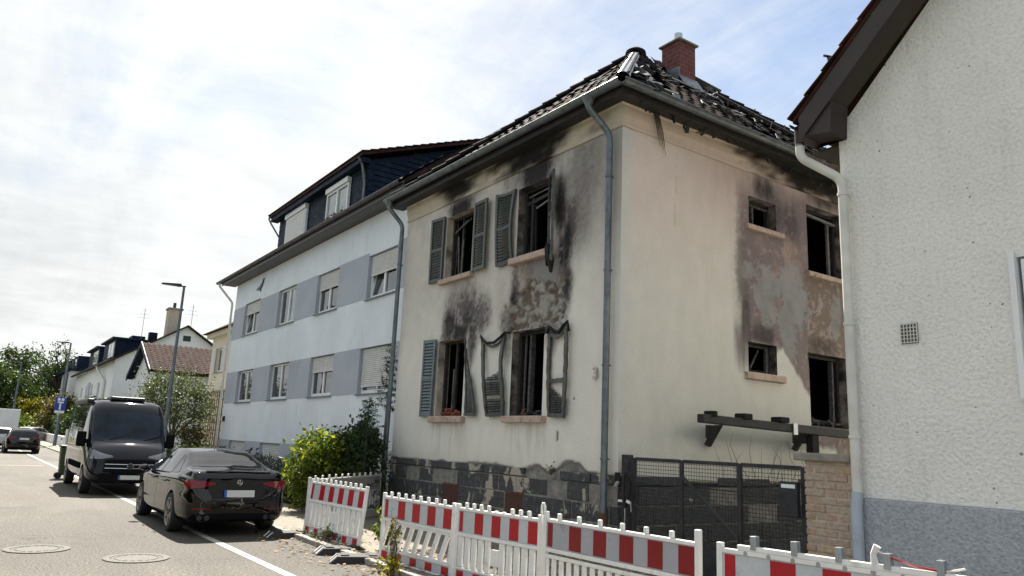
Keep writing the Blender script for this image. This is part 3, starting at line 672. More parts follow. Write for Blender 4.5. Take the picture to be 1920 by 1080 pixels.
# deck boards of the two street sides, with burnt-through holes left open
for a, b, holes in ((front_a,front_b,[]), (side_a,side_b,[(.02,.16,.93,.985)])):
    N = 26
    for i in range(N):
        for j in range(N):
            t0, t1 = j/N, (j+1)/N; s0, s1 = i/N, (i+1)/N
            pts = [on_slope(a,b,s0,t0), on_slope(a,b,s1,t0), on_slope(a,b,s1,t1), on_slope(a,b,s0,t1)]
            sc, tc2 = (s0+s1)/2, (t0+t1)/2
            if any(h[0] <= sc <= h[1] and h[2] <= tc2 <= h[3] for h in holes): continue
            roof.add([p+Vector((0,0,-.07)) for p in pts], [(0,1,2,3)])
roof = roof.obj('roof', 'charwood', house, recalc=False)
def tile_mesh(name, mat, w=.30, h=.40, amp=.030):
    q = MB(); rows = []
    for j, (yy, zz_) in enumerate(((0,.028),(0,.0),(h,.0))): pass
    prof = [(x, amp*(.5+.5*math.cos(2*math.pi*(x/w)))) for x in np.linspace(0, w*1.06, 8)]
    top = [[(x, 0, z+.030) for x, z in prof], [(x, h, z+.006) for x, z in prof]]
    bot = [[(x, 0, z+.012) for x, z in prof], [(x, 0, z+.030) for x, z in prof]]
    q.grid(top); q.grid(bot); me = q.mesh(name, smooth=True); me.materials.append(M[mat]); return me
TG = tile_mesh('roof_tile','tile_glazed'); TB = tile_mesh('roof_tile','tile_burnt')
tiles = []
def lay(a, b, mode, seed):
    r = random.Random(seed); ex = (b-a).normalized(); L = (b-a).length; mid = (a+b)/2; upv = APX-mid; SL = upv.length; ey = upv.normalized(); ez = ex.cross(ey).normalized()
    rows = int(SL/.335); 
    for j in range(rows):
        t = j*.335/SL; half = L/2*(1-t) - .10
        n = int(2*half/.30)
        for i in range(n):
            x = -half + (i+.02)*(2*half/n); sx = (x+L/2)/L      # position along the eave
            keep = True; jx = jz = 0; rot = 0; tilt = 0; m = TG
            if mode == 'F':
                q1 = fbm(np.array(x*.9+3), np.array(j*.55), 3, 7)
                if j > 9 and q1 > .62 and sx > .35: keep = r.random() < .5
                if 5 < j and q1 > .56: jz = r.uniform(0,.03); rot = r.uniform(-.12,.12); tilt = r.uniform(-.05,.05)
                if j < 7 and sx > .45: m = TB if r.random() < .75 else TG
            else:
                dist = (x+L/2)
                q1 = fbm(np.array(x*.8+9), np.array(j*.5), 3, 17)
                if dist < 1.6 - j*.02 and False: keep = False
                if 1.0 < dist - j*.25 < 3.0 and j < 8: m = TB
                elif dist > 2.6: 
                    keep = r.random() < (.80 if j < 5 else .42); jz = r.uniform(0,.05); rot = r.uniform(-.3,.3); tilt = r.uniform(-.12,.12)
                if j > 11 and dist < 4.2: keep = False
                if dist - j*.25 < 1.0: keep = r.random() < .7; rot = r.uniform(-.5,.5); jz = r.uniform(0,.06); tilt = r.uniform(-.3,.3)
            if not keep: continue
            p = mid + ex*x + ey*(j*.335-.06) + ez*(jz-.01)
            Mx = Matrix((ex, ey, ez)).transposed().to_4x4(); Mx.translation = p
            Mx = Mx @ Matrix.Rotation(rot,4,'Z') @ Matrix.Rotation(tilt,4,'X')
            tiles.append((Mx, m))
    # battens show where tiles are gone
    q = MB()
    for j in range(rows):
        t = j*.335/SL; half = L/2*(1-t)-.05
        if half < .2: continue
        p = mid + ey*(j*.335+.06) + ez*(-.035); q.bar(p-ex*half, p+ex*half, .05, .03, ez)
    q.obj('battens','charwood',roof)
lay(front_a, front_b, 'F', 3); lay(side_a, side_b, 'S', 8)
camv = Vector((8.75,-8.17,1.75)); tiles.sort(key=lambda a: (a[0].to_translation()-camv).length)
for Mx, m in tiles[:296]: inst(m, 'roof_tile', roof, Mx)
q1 = {TG: MB(), TB: MB()}
for Mx, m in tiles[296:]:
    vs = [Mx @ v.co for v in m.vertices]; q1[m].add(vs, [tuple(p.vertices) for p in m.polygons])
for m, qq in q1.items():
    if qq.v: stuff(qq.obj('roof_tiles','tile_glazed' if m is TG else 'tile_burnt',roof,smooth=True,recalc=False))
# hips: dark caps on the left hip, a bright perforated vent roll on the near hip
def hipline(a, t0, t1): return a.lerp(APX,t0)+Vector((0,0,.06)), a.lerp(APX,t1)+Vector((0,0,.06))
p0, p1 = hipline(cnr[0], .02, .86)
q = MB(); d = (p1-p0).normalized(); s = d.cross(Vector((0,0,1))).normalized(); P = []
for i in range(30):
    c = p0.lerp(p1, i/29); P.append([c + s*math.cos(a)*.12 + s.cross(d)*math.sin(a)*.09 for a in np.linspace(-.3,math.pi+.3,10)])
q.grid(P); hv = q.obj('hip_vent_roll','bright_metal',roof,smooth=True)
for i in range(22):
    c = p0.lerp(p1, (i+.5)/22); k = MB()
    k.bar(c + s.cross(d)*.088 - d*.03, c + s.cross(d)*.088 + d*.03, .05, .02, s.cross(d))
    for sg in (-1,1): k.bar(c + s*sg*.092 + s.cross(d)*.060 - d*.05, c + s*sg*.092 + s.cross(d)*.060 + d*.05, .045, .04, s.cross(d))
    stuff(k.obj('vent_slot','char',hv))
def caps(a, t0, t1, n, mat='tile_glazed'):
    p0, p1 = hipline(a, t0, t1); d = (p1-p0).normalized(); s = d.cross(Vector((0,0,1))).normalized(); u = s.cross(d)
    for i in range(n):
        c0 = p0.lerp(p1, i/n); c1 = p0.lerp(p1, (i+1.1)/n); q = MB(); P = []
        for c, r in ((c0,.15),(c1,.12)): P.append([c + s*math.cos(a_)*r + u*(math.sin(a_)*r*.8 + (.015 if c is c0 else 0)) for a_ in np.linspace(-.1,math.pi+.1,8)])
        q.grid(P); q.obj('hip_tile', mat, roof, smooth=True)
caps(cnr[3], .02, .97, 17); caps(cnr[1], .25, .7, 8); caps(cnr[0], .88, .97, 2)
q = MB(); q.lathe([(.0,.20),(.16,.19),(.25,.12),(.27,.02),(.24,-.06)], APX+Vector((0,0,-.02)), n=20); q.obj('apex_cap','tile_glazed',roof,smooth=True)
# chimney
ch = MB(); ch.box((-2.86,3.9,9.0),(-2.31,4.45,11.14)); ch = ch.obj('chimney','chimney_brick',house,bevel=.008)
MB().box((-2.92,3.84,11.142),(-2.25,4.51,11.19)).obj('chimney_cap','concrete',ch,bevel=.012)
MB().lathe([(.10,11.19),(.10,11.50),(.085,11.50),(.085,11.19)], (-2.585,4.17,0), n=18).obj('flue_pipe','bright_metal',ch,smooth=True)
ang = (11.42-7.6)/(3.85+.42)
q = MB()
for (x0,y0,x1,y1) in ((-2.31,3.82,-2.05,4.5),):
    q.quad((x0+.002,y0,EZ+(.42-x0)*ang+.24),(x0+.002,y1,EZ+(.42-x0)*ang+.24),(x1,y1,EZ+(.42-x1)*ang+.08),(x1,y0,EZ+(.42-x1)*ang+.08))
q.box((-2.90,3.84,9.6),(-2.28,3.895,10.45)); q.obj('flashing','zinc',ch)
q = MB(); q.bar((-2.0,3.2,EZ+2.42*ang+.1),(-2.0,4.9,EZ+2.42*ang+.08),.28,.02,(ang,0,1)); q.obj('lead_apron','zinc',ch)
# slid tiles, sheet metal and netting lying on the side slope
def side_pt(y, x, lift=.06): return Vector((x, y, EZ+(.42-x)*ang+lift))
def slopev(r): a, b = r.uniform(-1,1), r.uniform(-1,1); return (Vector((0,1,0))*a + Vector((-1,0,ang)).normalized()*b + Vector((ang,0,1)).normalized()*r.uniform(-.18,.18)).normalized()
r = random.Random(21); q = MB()
for i in range(26):
    y = r.uniform(.1,1.5); x = r.uniform(-1.4,.25)
    if y < -x*.95: continue
    c = side_pt(y,x,r.uniform(.05,.10)); d = slopev(r)*r.uniform(.05,.15)
    q.bar(c-d,c+d,r.uniform(.05,.16),.012,(ang+r.uniform(-.3,.3),r.uniform(-.3,.3),1))
stuff(q.obj('slid_sheet_metal','zinc',roof))
q = MB()
for i in range(7):
    y = r.uniform(.2,1.4); x = r.uniform(-1.2,.2)
    if y < -x: continue
    c = side_pt(y,x,.14); d = Vector((r.uniform(-1,1),r.uniform(-1,1),-.5)).normalized()*r.uniform(.04,.10); q.bar(c-d,c+d,.08,.01,(.6,0,1))
stuff(q.obj('bright_scraps','bright_metal',roof))
q = MB()
for i in range(150):
    y = r.uniform(2.6,8.0); x = .3-r.random()**1.3*3.2
    if y < -x*1.0+.3 or y > 8.4+x: continue
    c = side_pt(y,x,r.uniform(.03,.09)); d = slopev(r)*r.uniform(.06,.26)
    q.bar(c-d,c+d,r.uniform(.02,.14),.015,(ang+r.uniform(-.3,.3),r.uniform(-.3,.3),1))
stuff(q.obj('roof_debris','charwood',roof))
q = MB()
for i in range(22):
    y = 4.2+i*.17; x = -1.7+ (i%5)*.28 + r.uniform(-.1,.1); c = side_pt(y,x,.1)
    q.bar(c, c+Vector((r.uniform(-.05,.1),r.uniform(-.15,.15),r.uniform(.05,.16))),.02,.02)
stuff(q.obj('splintered_laths','charwood',roof))
for (y0,x0,y1,x1) in ((4.9,-2.3,7.4,.1),(5.6,-2.4,7.9,-.1),(4.6,-3.2,5.4,-2.6)):
    MB().bar(side_pt(y0,x0,.14),side_pt(y1,x1,.14),.08,.06,(1,0,1)).obj('fallen_rafter','charwood' if x0 > -3 else 'bright_metal',roof)
MB().bar(side_pt(4.75,-2.8,.22),side_pt(5.6,-2.55,.18),.02,.16,(1,0,.7)).obj('skylight_frame','bright_metal',roof)

# house number
cu = bpy.data.curves.new('house_number','FONT'); cu.body = '3'; cu.size = .27; cu.extrude = .012; cu.bevel_depth = .004
to = bpy.data.objects.new('tmp', cu); COL.objects.link(to); bpy.context.view_layer.update()
me = bpy.data.meshes.new_from_object(to.evaluated_get(bpy.context.evaluated_depsgraph_get())); bpy.data.objects.remove(to)
me.transform(Matrix.Rotation(R(90),4,'X')); simple('number_metal',(.42,.40,.36),.6,var=.2)
link('house_number', me, 'number_metal', house, (-.60,-.03,2.86))

# shutters -------------------------------------------------------------------
srnd = random.Random(77)
def shutter(quad, mat, warp=None, slat_rows=(0,1), y=-.045, ns=24, hinge=None, label=None, rails=(0,.5,1), depthf=None, slat_mask=None):
    # quad: bottom-left, bottom-right, top-right, top-left as (x, z) on the wall
    bl, br, tr, tl = [np.array(p) for p in quad]
    def P(u, v, dy=0):
        p = (bl*(1-u)+br*u)*(1-v) + (tl*(1-u)+tr*u)*v
        if warp: p = p + np.array(warp(u, v)) + (np.array([.007*math.sin(31*v+9*u)+.005*math.sin(67*v+3), .006*math.sin(23*u+7)]) if mat == 'shutter_melt' else 0)
        yy = y+dy
        if depthf: yy += depthf(u, v)
        if hinge: return hinge(p, yy)
        return (p[0], yy, p[1])
    def strip(u0,u1,v0,v1,th,n,vert):
        q = MB(); rows = []
        for i in range(n+1):
            t = i/n
            if vert: v = v0+(v1-v0)*t; rows.append([P(u0,v,-th/2),P(u1,v,-th/2),P(u1,v,th/2),P(u0,v,th/2),P(u0,v,-th/2)])
            else: u = u0+(u1-u0)*t; rows.append([P(u,v0,-th/2),P(u,v1,-th/2),P(u,v1,th/2),P(u,v0,th/2),P(u,v0,-th/2)])
        q.grid(rows); m = len(q.v)
        q.f += [(0,1,2,3), (m-5,m-4,m-3,m-2)]; return q
    W = np.linalg.norm(br-bl) or .5; fu = .07/max(W,.2); H = np.linalg.norm(tl-bl); fv = .07/H
    sh = strip(0,fu,0,1,.042,18,True)
    for q2 in (strip(1-fu,1,0,1,.042,18,True),): sh.add(q2.v, q2.f)
    for rv in rails:
        a = min(max(rv-fv/2,0),1-fv)
        q2 = strip(fu,1-fu,a,a+fv,.036,8,False); sh.add(q2.v, q2.f)
    o = sh.obj('shutter', mat, house)
    q = MB()
    for i in range(ns):
        if mat == 'shutter_melt' and srnd.random() < .02: continue
        v = slat_rows[0] + (slat_rows[1]-slat_rows[0])*(i+.5+srnd.uniform(-.12,.12)*(mat == 'shutter_melt'))/ns; dv = (slat_rows[1]-slat_rows[0])/ns*.98
        rows = []
        for k in range(7):
            u = fu + (1-2*fu)*k/6
            if slat_mask and not slat_mask(u, v): rows.append(None); continue
            rows.append([P(u,v-dv*.5,-.020),P(u,v+dv*.5,.022),P(u,v+dv*.5,.030),P(u,v-dv*.5,-.010)])
        run = []
        for rr in rows+[None]:
            if rr is None:
                if len(run) > 1: q.grid([r4+[r4[0]] for r4 in run])
                run = []
            else: run.append(rr)
    if q.v: stuff(q.obj('slats', mat, o))
    for hv in (.15,.85):
        a = P(0, hv, .0); MB().bar((a[0]-.03,a[1]+.02,a[2]),(a[0]+.03,a[1]+.02,a[2]),.02,.05).obj('hinge','rust',o)
    return o
shutter([(-6.38,5.30),(-5.79,5.30),(-5.79,6.80),(-6.41,6.84)], 'shutter_green')
shutter([(-4.47,5.28),(-3.92,5.27),(-3.92,6.77),(-4.49,6.79)], 'shutter_green', depthf=lambda u,v:-.02-.05*u)
shutter([(-3.60,5.24),(-3.02,5.30),(-3.0,6.74),(-3.70,6.79)], 'shutter_green', warp=lambda u,v:(.05*math.sin(math.pi*v)*(1-u)-.03*math.sin(math.pi*v)*u, -.05*math.sin(math.pi*u)*(1-.3*v)), depthf=lambda u,v:-.05*math.sin(math.pi*v))
hD = lambda p, yy: (-1.88 + (p[0]+1.86)*.87 + (yy+.045)*.5, -.06-(p[0]+1.86)*.50 + (yy+.045)*.87, p[1])
shutter([(-1.86,5.20),(-1.34,4.95),(-1.34,6.66),(-1.86,6.74)], 'shutter_melt', hinge=hD, slat_rows=(.55,1), warp=lambda u,v:(.03*math.sin(6*v),-.04*u*math.sin(3*v)))
shutter([(-6.40,2.28),(-5.83,2.28),(-5.80,3.96),(-6.41,3.99)], 'shutter_blue', depthf=lambda u,v:-.03*u)
shutter([(-4.50,2.29),(-4.0,2.28),(-4.42,3.55),(-4.60,3.88)], 'shutter_melt', warp=lambda u,v:(.03*math.sin(5*v),0), rails=(0,), slat_rows=(.03,.62), ns=18, depthf=lambda u,v:-.06*u)
shutter([(-3.65,2.26),(-3.05,2.27),(-3.16,3.84),(-3.98,3.86)], 'shutter_melt', warp=lambda u,v:(.04*math.sin(7*v)*u, -.20*math.sin(math.pi*u)*sm(.75,1,v)+.0*u), rails=(0,1), slat_rows=(.04,.60), ns=19,
        slat_mask=lambda u,v: v < .46+.16*u*u, depthf=lambda u,v:-.03-.03*math.sin(4*v))
shutter([(-1.73,2.25),(-1.22,2.23),(-1.20,3.83),(-1.78,3.78)], 'shutter_melt', warp=lambda u,v:(.05*math.sin(3.1*v)*(u-.6)*1.2, -.14*math.sin(math.pi*u)*sm(.7,1,v)), rails=(0,.40,1), slat_rows=(.04,.36), ns=12,
        slat_mask=lambda u,v: v < .40-.22*u*(v>.24), depthf=lambda u,v:-.05*u)
q = MB(); q.tube([(-3.98,-.08,3.88),(-3.9,-.09,3.78),(-3.7,-.1,3.70),(-3.45,-.1,3.69),(-3.25,-.09,3.78),(-3.12,-.08,3.86),(-2.98,-.06,3.84)], [.018,.024,.028,.028,.026,.028,.02], 8); q.obj('melted_rail','char',house,smooth=True)
q = MB(); q.tube([(-1.80,-.08,3.72),(-1.7,-.1,3.82),(-1.55,-.1,3.72),(-1.42,-.1,3.70),(-1.30,-.1,3.80),(-1.22,-.09,3.87),(-1.17,-.08,3.70)], [.02,.03,.034,.034,.034,.03,.02], 8); q.obj('melted_rail','char',house,smooth=True)
# melted stumps below the swung shutter
q = MB(); q.tube([(-1.86,-.1,5.3),(-1.80,-.12,5.1),(-1.84,-.1,4.95)],[.04,.05,.02],7); q.obj('melted_stump','char',house,smooth=True); q = MB(); q.tube([(-1.62,-.25,5.3),(-1.60,-.2,5.0),(-1.58,-.2,4.78)],[.05,.07,.03],7); q.obj('melted_stump','char',house,smooth=True)
# ======================================================================= apartment building
def mat_wall(name, col, streak, sc=2.0, thr=.56, bs=.3, bscale=90, bdist=.01):
    m, n, l, b = nt(name); p = posnode(n)
    c = ramp(n, l, noise(n, l, p, .8, 5), [(.3, tuple(x*.9 for x in col)), (.7, tuple(min(1,x*1.05) for x in col))])
    s = noise(n, l, p, sc, 8, .68, (1.6, 1.6, .22))
    c = mixc(n, l, ramp(n, l, s, [(thr, 0), (thr+.2, .8)]), c, streak)
    l.new(c, b.inputs['Base Color']); b.inputs['Roughness'].default_value = .9; b.inputs['Specular IOR Level'].default_value = .25
    bump(n, l, b, noise(n, l, p, bscale, 4, .6), bs, bdist)
mat_wall('apt_white', (.74,.785,.835), (.50,.49,.47), 2.6, .56)
mat_wall('apt_grey', (.42,.455,.51), (.31,.345,.39), 2.0, .6)
mat_wall('cream_wall', (.66,.61,.50), (.42,.38,.31), 1.2, .6)
mat_wall('white_wall', (.72,.73,.73), (.45,.45,.44), 1.2, .62)
simple('pvc_white', (.74,.75,.76), .4, var=.06, vs=4)
simple('shutter_slat', (.60,.60,.59), .5, var=.08, vs=6)
simple('apt_gutter', (.058,.052,.056), .45, var=.3, vs=5, metal=.3)
simple('white_pipe', (.60,.59,.55), .5, var=.12, vs=4, dirt=((.30,.28,.25), 3, .6, (4,4,.5)))
simple('dark_metal', (.03,.033,.038), .5, metal=.4, var=.3, vs=8)
def mat_glass(name, col, rough=.03):
    m, n, l, b = nt(name); p = posnode(n)
    c = ramp(n, l, noise(n, l, p, 1.2, 3), [(.35, tuple(x*.5 for x in col)), (.65, tuple(x*1.6 for x in col))])
    l.new(c, b.inputs['Base Color']); b.inputs['Roughness'].default_value = rough; b.inputs['Specular IOR Level'].default_value = .9; b.inputs['IOR'].default_value = 1.6
    bump(n, l, b, noise(n, l, p, 1.8, 2), .06, .05)
mat_glass('glass', (.022,.026,.03)); mat_glass('curtained_glass', (.17,.19,.20))
simple('curtain', (.33,.335,.33), .8, var=.2, vs=6, stretch=(6,6,.3))
def holed(name, u0, u1, z0, z1, holes, to3, mat, parent):
    us = cuts(u0,u1,99,[h[0] for h in holes]+[h[1] for h in holes]); zs = cuts(z0,z1,99,[h[2] for h in holes]+[h[3] for h in holes])
    q = MB(); ix = {}
    for i in range(len(us)-1):
        for j in range(len(zs)-1):
            uc, zc = (us[i]+us[i+1])/2, (zs[j]+zs[j+1])/2
            if any(h[0]<uc<h[1] and h[2]<zc<h[3] for h in holes): continue
            ids = []
            for a, b in ((i,j),(i+1,j),(i+1,j+1),(i,j+1)):
                if (a,b) not in ix: ix[(a,b)] = len(q.v); q.v.append(tuple(to3(us[a],zs[b])))
                ids.append(ix[(a,b)])
            q.f.append(tuple(ids))
    return q.obj(name, mat, parent, recalc=False)
def pvc_window(parent, x0, x1, z0, z1, y, closed=0, tilt=False, depth=.16, glass='glass', sash=2, revmat='apt_grey', sillmat='zinc', side=False, right_glass=None, P=None):
    P = P or ((lambda u,yy,z: (u,yy,z)) if not side else (lambda u,yy,z: (side-yy, u, z)))
    def bx(q, a, b):
        a = P(*a); b = P(*b); q.box([min(s,t) for s,t in zip(a,b)], [max(s,t) for s,t in zip(a,b)])
    q = MB()
    for a, b in (((x0,z0),(x0,z1)),((x0,z1),(x1,z1)),((x1,z1),(x1,z0)),((x1,z0),(x0,z0))):
        q.quad(P(a[0],y,a[1]),P(b[0],y,b[1]),P(b[0],y+depth+.12,b[1]),P(a[0],y+depth+.12,a[1]))
    q.quad(P(x0,y+depth+.12,z0),P(x1,y+depth+.12,z0),P(x1,y+depth+.12,z1),P(x0,y+depth+.12,z1))
    w = q.obj('window', revmat, parent, recalc=False)
    t = .06; y0, y1 = y+depth-.06, y+depth
    f = MB(); bx(f,(x0+.03,y0,z0+.02),(x0+.03+t,y1,z1-.02)); bx(f,(x1-.03-t,y0,z0+.02),(x1-.03,y1,z1-.02)); bx(f,(x0+.03+t,y0,z1-.02-t),(x1-.03-t,y1,z1-.02)); bx(f,(x0+.03+t,y0,z0+.02),(x1-.03-t,y1,z0+.02+t+.03))
    xs = np.linspace(x0+.03+t, x1-.03-t, sash+1)
    for xm in xs[1:-1]: bx(f,(xm-.055,y0-.002,z0+.02+t+.03),(xm+.055,y1,z1-.02-t))
    f.obj('frame','pvc_white',w,bevel=.008)
    for i in range(sash):
        a, b = xs[i]+(.055 if i else 0), xs[i+1]-(.055 if i < sash-1 else 0); g_ = MB(); yy = y1-.02; lean = .16 if (tilt and i == 0) else 0
        if right_glass is not None and i == sash-1: gm = right_glass
        else: gm = glass
        zb, zt = z0+.11+t-.06, z1-.02-t
        g_.quad(P(a,yy,zb),P(b,yy,zb),P(b,yy+lean,zt),P(a,yy+lean,zt)); pane = g_.obj('pane', gm, w, recalc=False)
        if lean:
            k = MB(); k.bar(P(a+.02,yy-.01,zb),P(a+.02,yy+lean-.01,zt),.04,.05); k.bar(P(b-.02,yy-.01,zb),P(b-.02,yy+lean-.01,zt),.04,.05); k.bar(P(a+.04,yy+lean-.01,zt-.02),P(b-.04,yy+lean-.01,zt-.02),.04,.05); k.obj('tilted_sash','pvc_white',w)
    if closed:
        zl = z1-.02-(z1-z0-.08)*closed; n = max(3, int((z1-zl)/.055)); s = MB(); h = (z1-.02-zl)/n
        for i in range(n):
            zz_ = zl+i*h; A = [P(x0+.045,y0-.02,zz_),P(x1-.045,y0-.02,zz_),P(x1-.045,y0-.034,zz_+h*.5),P(x0+.045,y0-.034,zz_+h*.5)]; s.quad(*A)
            s.quad(P(x0+.045,y0-.034,zz_+h*.5),P(x1-.045,y0-.034,zz_+h*.5),P(x1-.045,y0-.02,zz_+h*.9),P(x0+.045,y0-.02,zz_+h*.9)); s.quad(P(x0+.045,y0-.02,zz_+h*.9),P(x1-.045,y0-.02,zz_+h*.9),P(x1-.045,y0-.012,zz_+h),P(x0+.045,y0-.012,zz_+h))
        bx(s,(x0+.045,y0-.036,zl-.035),(x1-.045,y0-.012,zl-.001)); s.obj('roller_shutter','shutter_slat',w,recalc=False)
    if sillmat:
        s = MB(); bx(s,(x0-.04,y-.06,z0-.035),(x1+.04,y+depth-.062,z0-.004)); s.obj('sill',sillmat,w)
    return w
AY = .5
apt = thing('apartment_building', 'white three-storey apartment block with grey window bands and slate dormer', 'building', (-16.8, 5.0, 0))
U = [(-23.5,-21.4,5.72,7.08,.34,True), (-19.12,-17.2,5.68,7.04,0,False), (-15.15,-13.3,5.66,7.0,.40,False), (-11.1,-9.25,5.63,6.93,.46,True)]
Lw = [(-23.46,-21.32,2.96,4.25,0,False), (-19.27,-17.14,2.97,4.26,0,False), (-15.1,-13.12,2.97,4.25,.38,False), (-11.2,-9.1,2.95,4.24,.86,False)]
Bw = [(-23.6,-21.5,.25,1.45,1,False), (-19.5,-17.3,.25,1.45,1,False), (-15.4,-13.3,.25,1.45,1,False), (-11.3,-9.2,.25,1.45,1,False)]
hl = [w[:4] for w in U+Lw+Bw]
holed('wall', -25.15, -8.45, 0, 8.12, hl, lambda u,z: (u,AY,z), 'apt_white', apt)
MB().box((-25.15,AY+.002,0),(-25.1,10.6,8.12)).obj('wall','apt_white',apt)
MB().prism([(-8.5,AY+.002,0),(-8.5,10.5,0),(-8.5,10.5,8.2),(-8.5,5.4,12.3),(-8.5,AY+.002,8.5)],(.05,0,0)).obj('gable_wall','apt_white',apt)
MB().box((-25.1,10.5,0),(-8.5,10.55,8.12)).obj('wall','apt_white',apt)
for band, z0, z1 in ((U,5.67,7.02),(Lw,2.96,4.255),(Bw,.0,1.47)):
    xs = [-25.14]+[x for w in band for x in (w[0],w[1])]+[-8.46]
    for i in range(0, len(xs), 2):
        MB().box((xs[i],AY-.012,z0),(xs[i+1],AY-.002,z1)).obj('panel','apt_grey',apt)
for i, w in enumerate(U): pvc_window(apt, *w[:4], AY, w[4], w[5], glass='glass' if i in (0,) else 'glass', right_glass='curtained_glass' if i == 1 else None)
for w in Lw: pvc_window(apt, *w[:4], AY, w[4], w[5])
for w in Bw: pvc_window(apt, *w[:4], AY, w[4], w[5], sillmat=None)
# roof, eaves
q = MB(); RZ = 12.55; RY = 5.4; EY = .02; EZ2 = 8.36
q.hexa([(-26.3,EY,EZ2-.10),(-8.1,EY,EZ2-.10),(-8.1,RY,RZ-.10),(-26.3,RY,RZ-.10),(-26.3,EY,EZ2),(-8.1,EY,EZ2),(-8.1,RY,RZ),(-26.3,RY,RZ)])
q.hexa([(-26.3,RY,RZ-.10),(-8.1,RY,RZ-.10),(-8.1,10.8,EZ2-.10),(-26.3,10.8,EZ2-.10),(-26.3,RY,RZ),(-8.1,RY,RZ),(-8.1,10.8,EZ2),(-26.3,10.8,EZ2)])
ar = q.obj('roof','tile_brown',apt)
TA = tile_mesh('roof_tile','tile_brown',.32,.42)
eyv = Vector((0,RY-EY,RZ-EZ2)).normalized(); exv = Vector((1,0,0)); ezv = exv.cross(eyv).normalized(); rr = MB()
for j in range(5):
    for i in range(57):
        x = -26.3+i*.32
        if -22.3 < x < -13.2 and j > 2: continue
        Mx = Matrix((exv,eyv,ezv)).transposed().to_4x4(); Mx.translation = Vector((x,EY-.05,EZ2)) + eyv*j*.36 + ezv*.01
        if j < 3 and i < 90: inst(TA,'roof_tile',ar,Mx)
        else: rr.add([Mx@v.co for v in TA.vertices],[tuple(p.vertices) for p in TA.polygons])
stuff(rr.obj('roof_tiles','tile_brown',ar,smooth=True,recalc=False))
MB().box((-25.6,.03,8.13),(-8.4,.52,8.18)).obj('soffit','apt_gutter',apt)
MB().box((-25.9,.0,8.14),(-8.2,.028,8.34)).obj('fascia','apt_gutter',apt)
gutter('gutter',(-26.4,-.07,8.34),(-8.25,-.07,8.34),.075,'apt_gutter',(0,-1,0),apt,seg=8)
downpipe(apt,[(-26.0,-.07,8.28),(-26.0,-.07,8.15),(-25.22,.38,7.35),(-25.22,.38,.1)],.05,'white_pipe',[(-25.22,.38,6.6),(-25.22,.38,4.0),(-25.22,.38,2.3)])
MB().box((-24.8,.42,2.2),(-24.66,.488,2.42)).obj('bell_box','dark_metal',apt)
# dormer with slates
dm = MB(); dm.box((-21.95,1.12,8.4),(-13.3,5.3,10.7)); dm.prism([(-13.3,1.12,10.7),(-13.3,5.3,10.7),(-13.3,5.3,12.3)],(-8.65,0,0)); dm = dm.obj('dormer','slate',apt)
DW = [(-20.85,-18.55,9.02,10.32,.84), (-16.45,-14.5,8.98,10.28,.06)]
SLT = MB().box((0,-.012,0),(.40,0,.235)); SLT = SLT.mesh('slate'); SLT.materials.append(M['slate'])
ns_ = 0
for j in range(11):
    z = 8.55+j*.19; x = -21.95-(.2 if j%2 else 0)
    while x < -13.3:
        a, b = max(x,-21.95), min(x+.39,-13.3); x += .40
        if b-a < .12 or any(w[0]-.05 < (a+b)/2 < w[1]+.05 and w[2]-.15 < z+.1 < w[3]+.2 for w in DW): continue
        Mx = Matrix.Translation((a,1.108,z)) @ Matrix.Rotation(R(4),4,'X') @ Matrix.Rotation(random.uniform(-.02,.02),4,'Y') @ Matrix.Diagonal(((b-a)/.40,1,1,1)); inst(SLT,'slate',dm,Mx); ns_ += 1
q = MB()   # slates on the cheek, hardly told apart from the street
for j in range(18):
    z = 8.9+j*.19
    for i in range(11):
        y = 1.15+i*.4+(.2 if j%2 else 0)
        if z < 8.36+(y-EY)*(RZ-EZ2)/(RY-EY)-.1 or z > 10.75+(y-.75)*.37-.3: continue
        q.box((-13.298,y,z),(-13.278,y+.39,z+.22))
stuff(q.obj('cheek_slates','slate',dm))
q = MB(); q.hexa([(-22.5,.75,10.68),(-12.95,.75,10.68),(-12.95,5.4,12.40),(-22.5,5.4,12.40),(-22.5,.75,10.80),(-12.95,.75,10.80),(-12.95,5.4,12.52),(-22.5,5.4,12.52)]); q.obj('dormer_roof','tile_brown',dm)
q = MB()
for i in range(16): y = .72+i*.30; z = 10.81+(y-.75)*.37; q.hexa([(-22.55,y,z),(-12.9,y,z),(-12.9,y+.34,z+.10),(-22.55,y+.34,z+.10),(-22.55,y,z+.035),(-12.9,y,z+.035),(-12.9,y+.34,z+.12),(-22.55,y+.34,z+.12)])
stuff(q.obj('dormer_roof_tiles','tile_brown',dm))
MB().box((-22.3,.80,10.50),(-13.05,1.10,10.675)).obj('dormer_fascia','slate',dm)
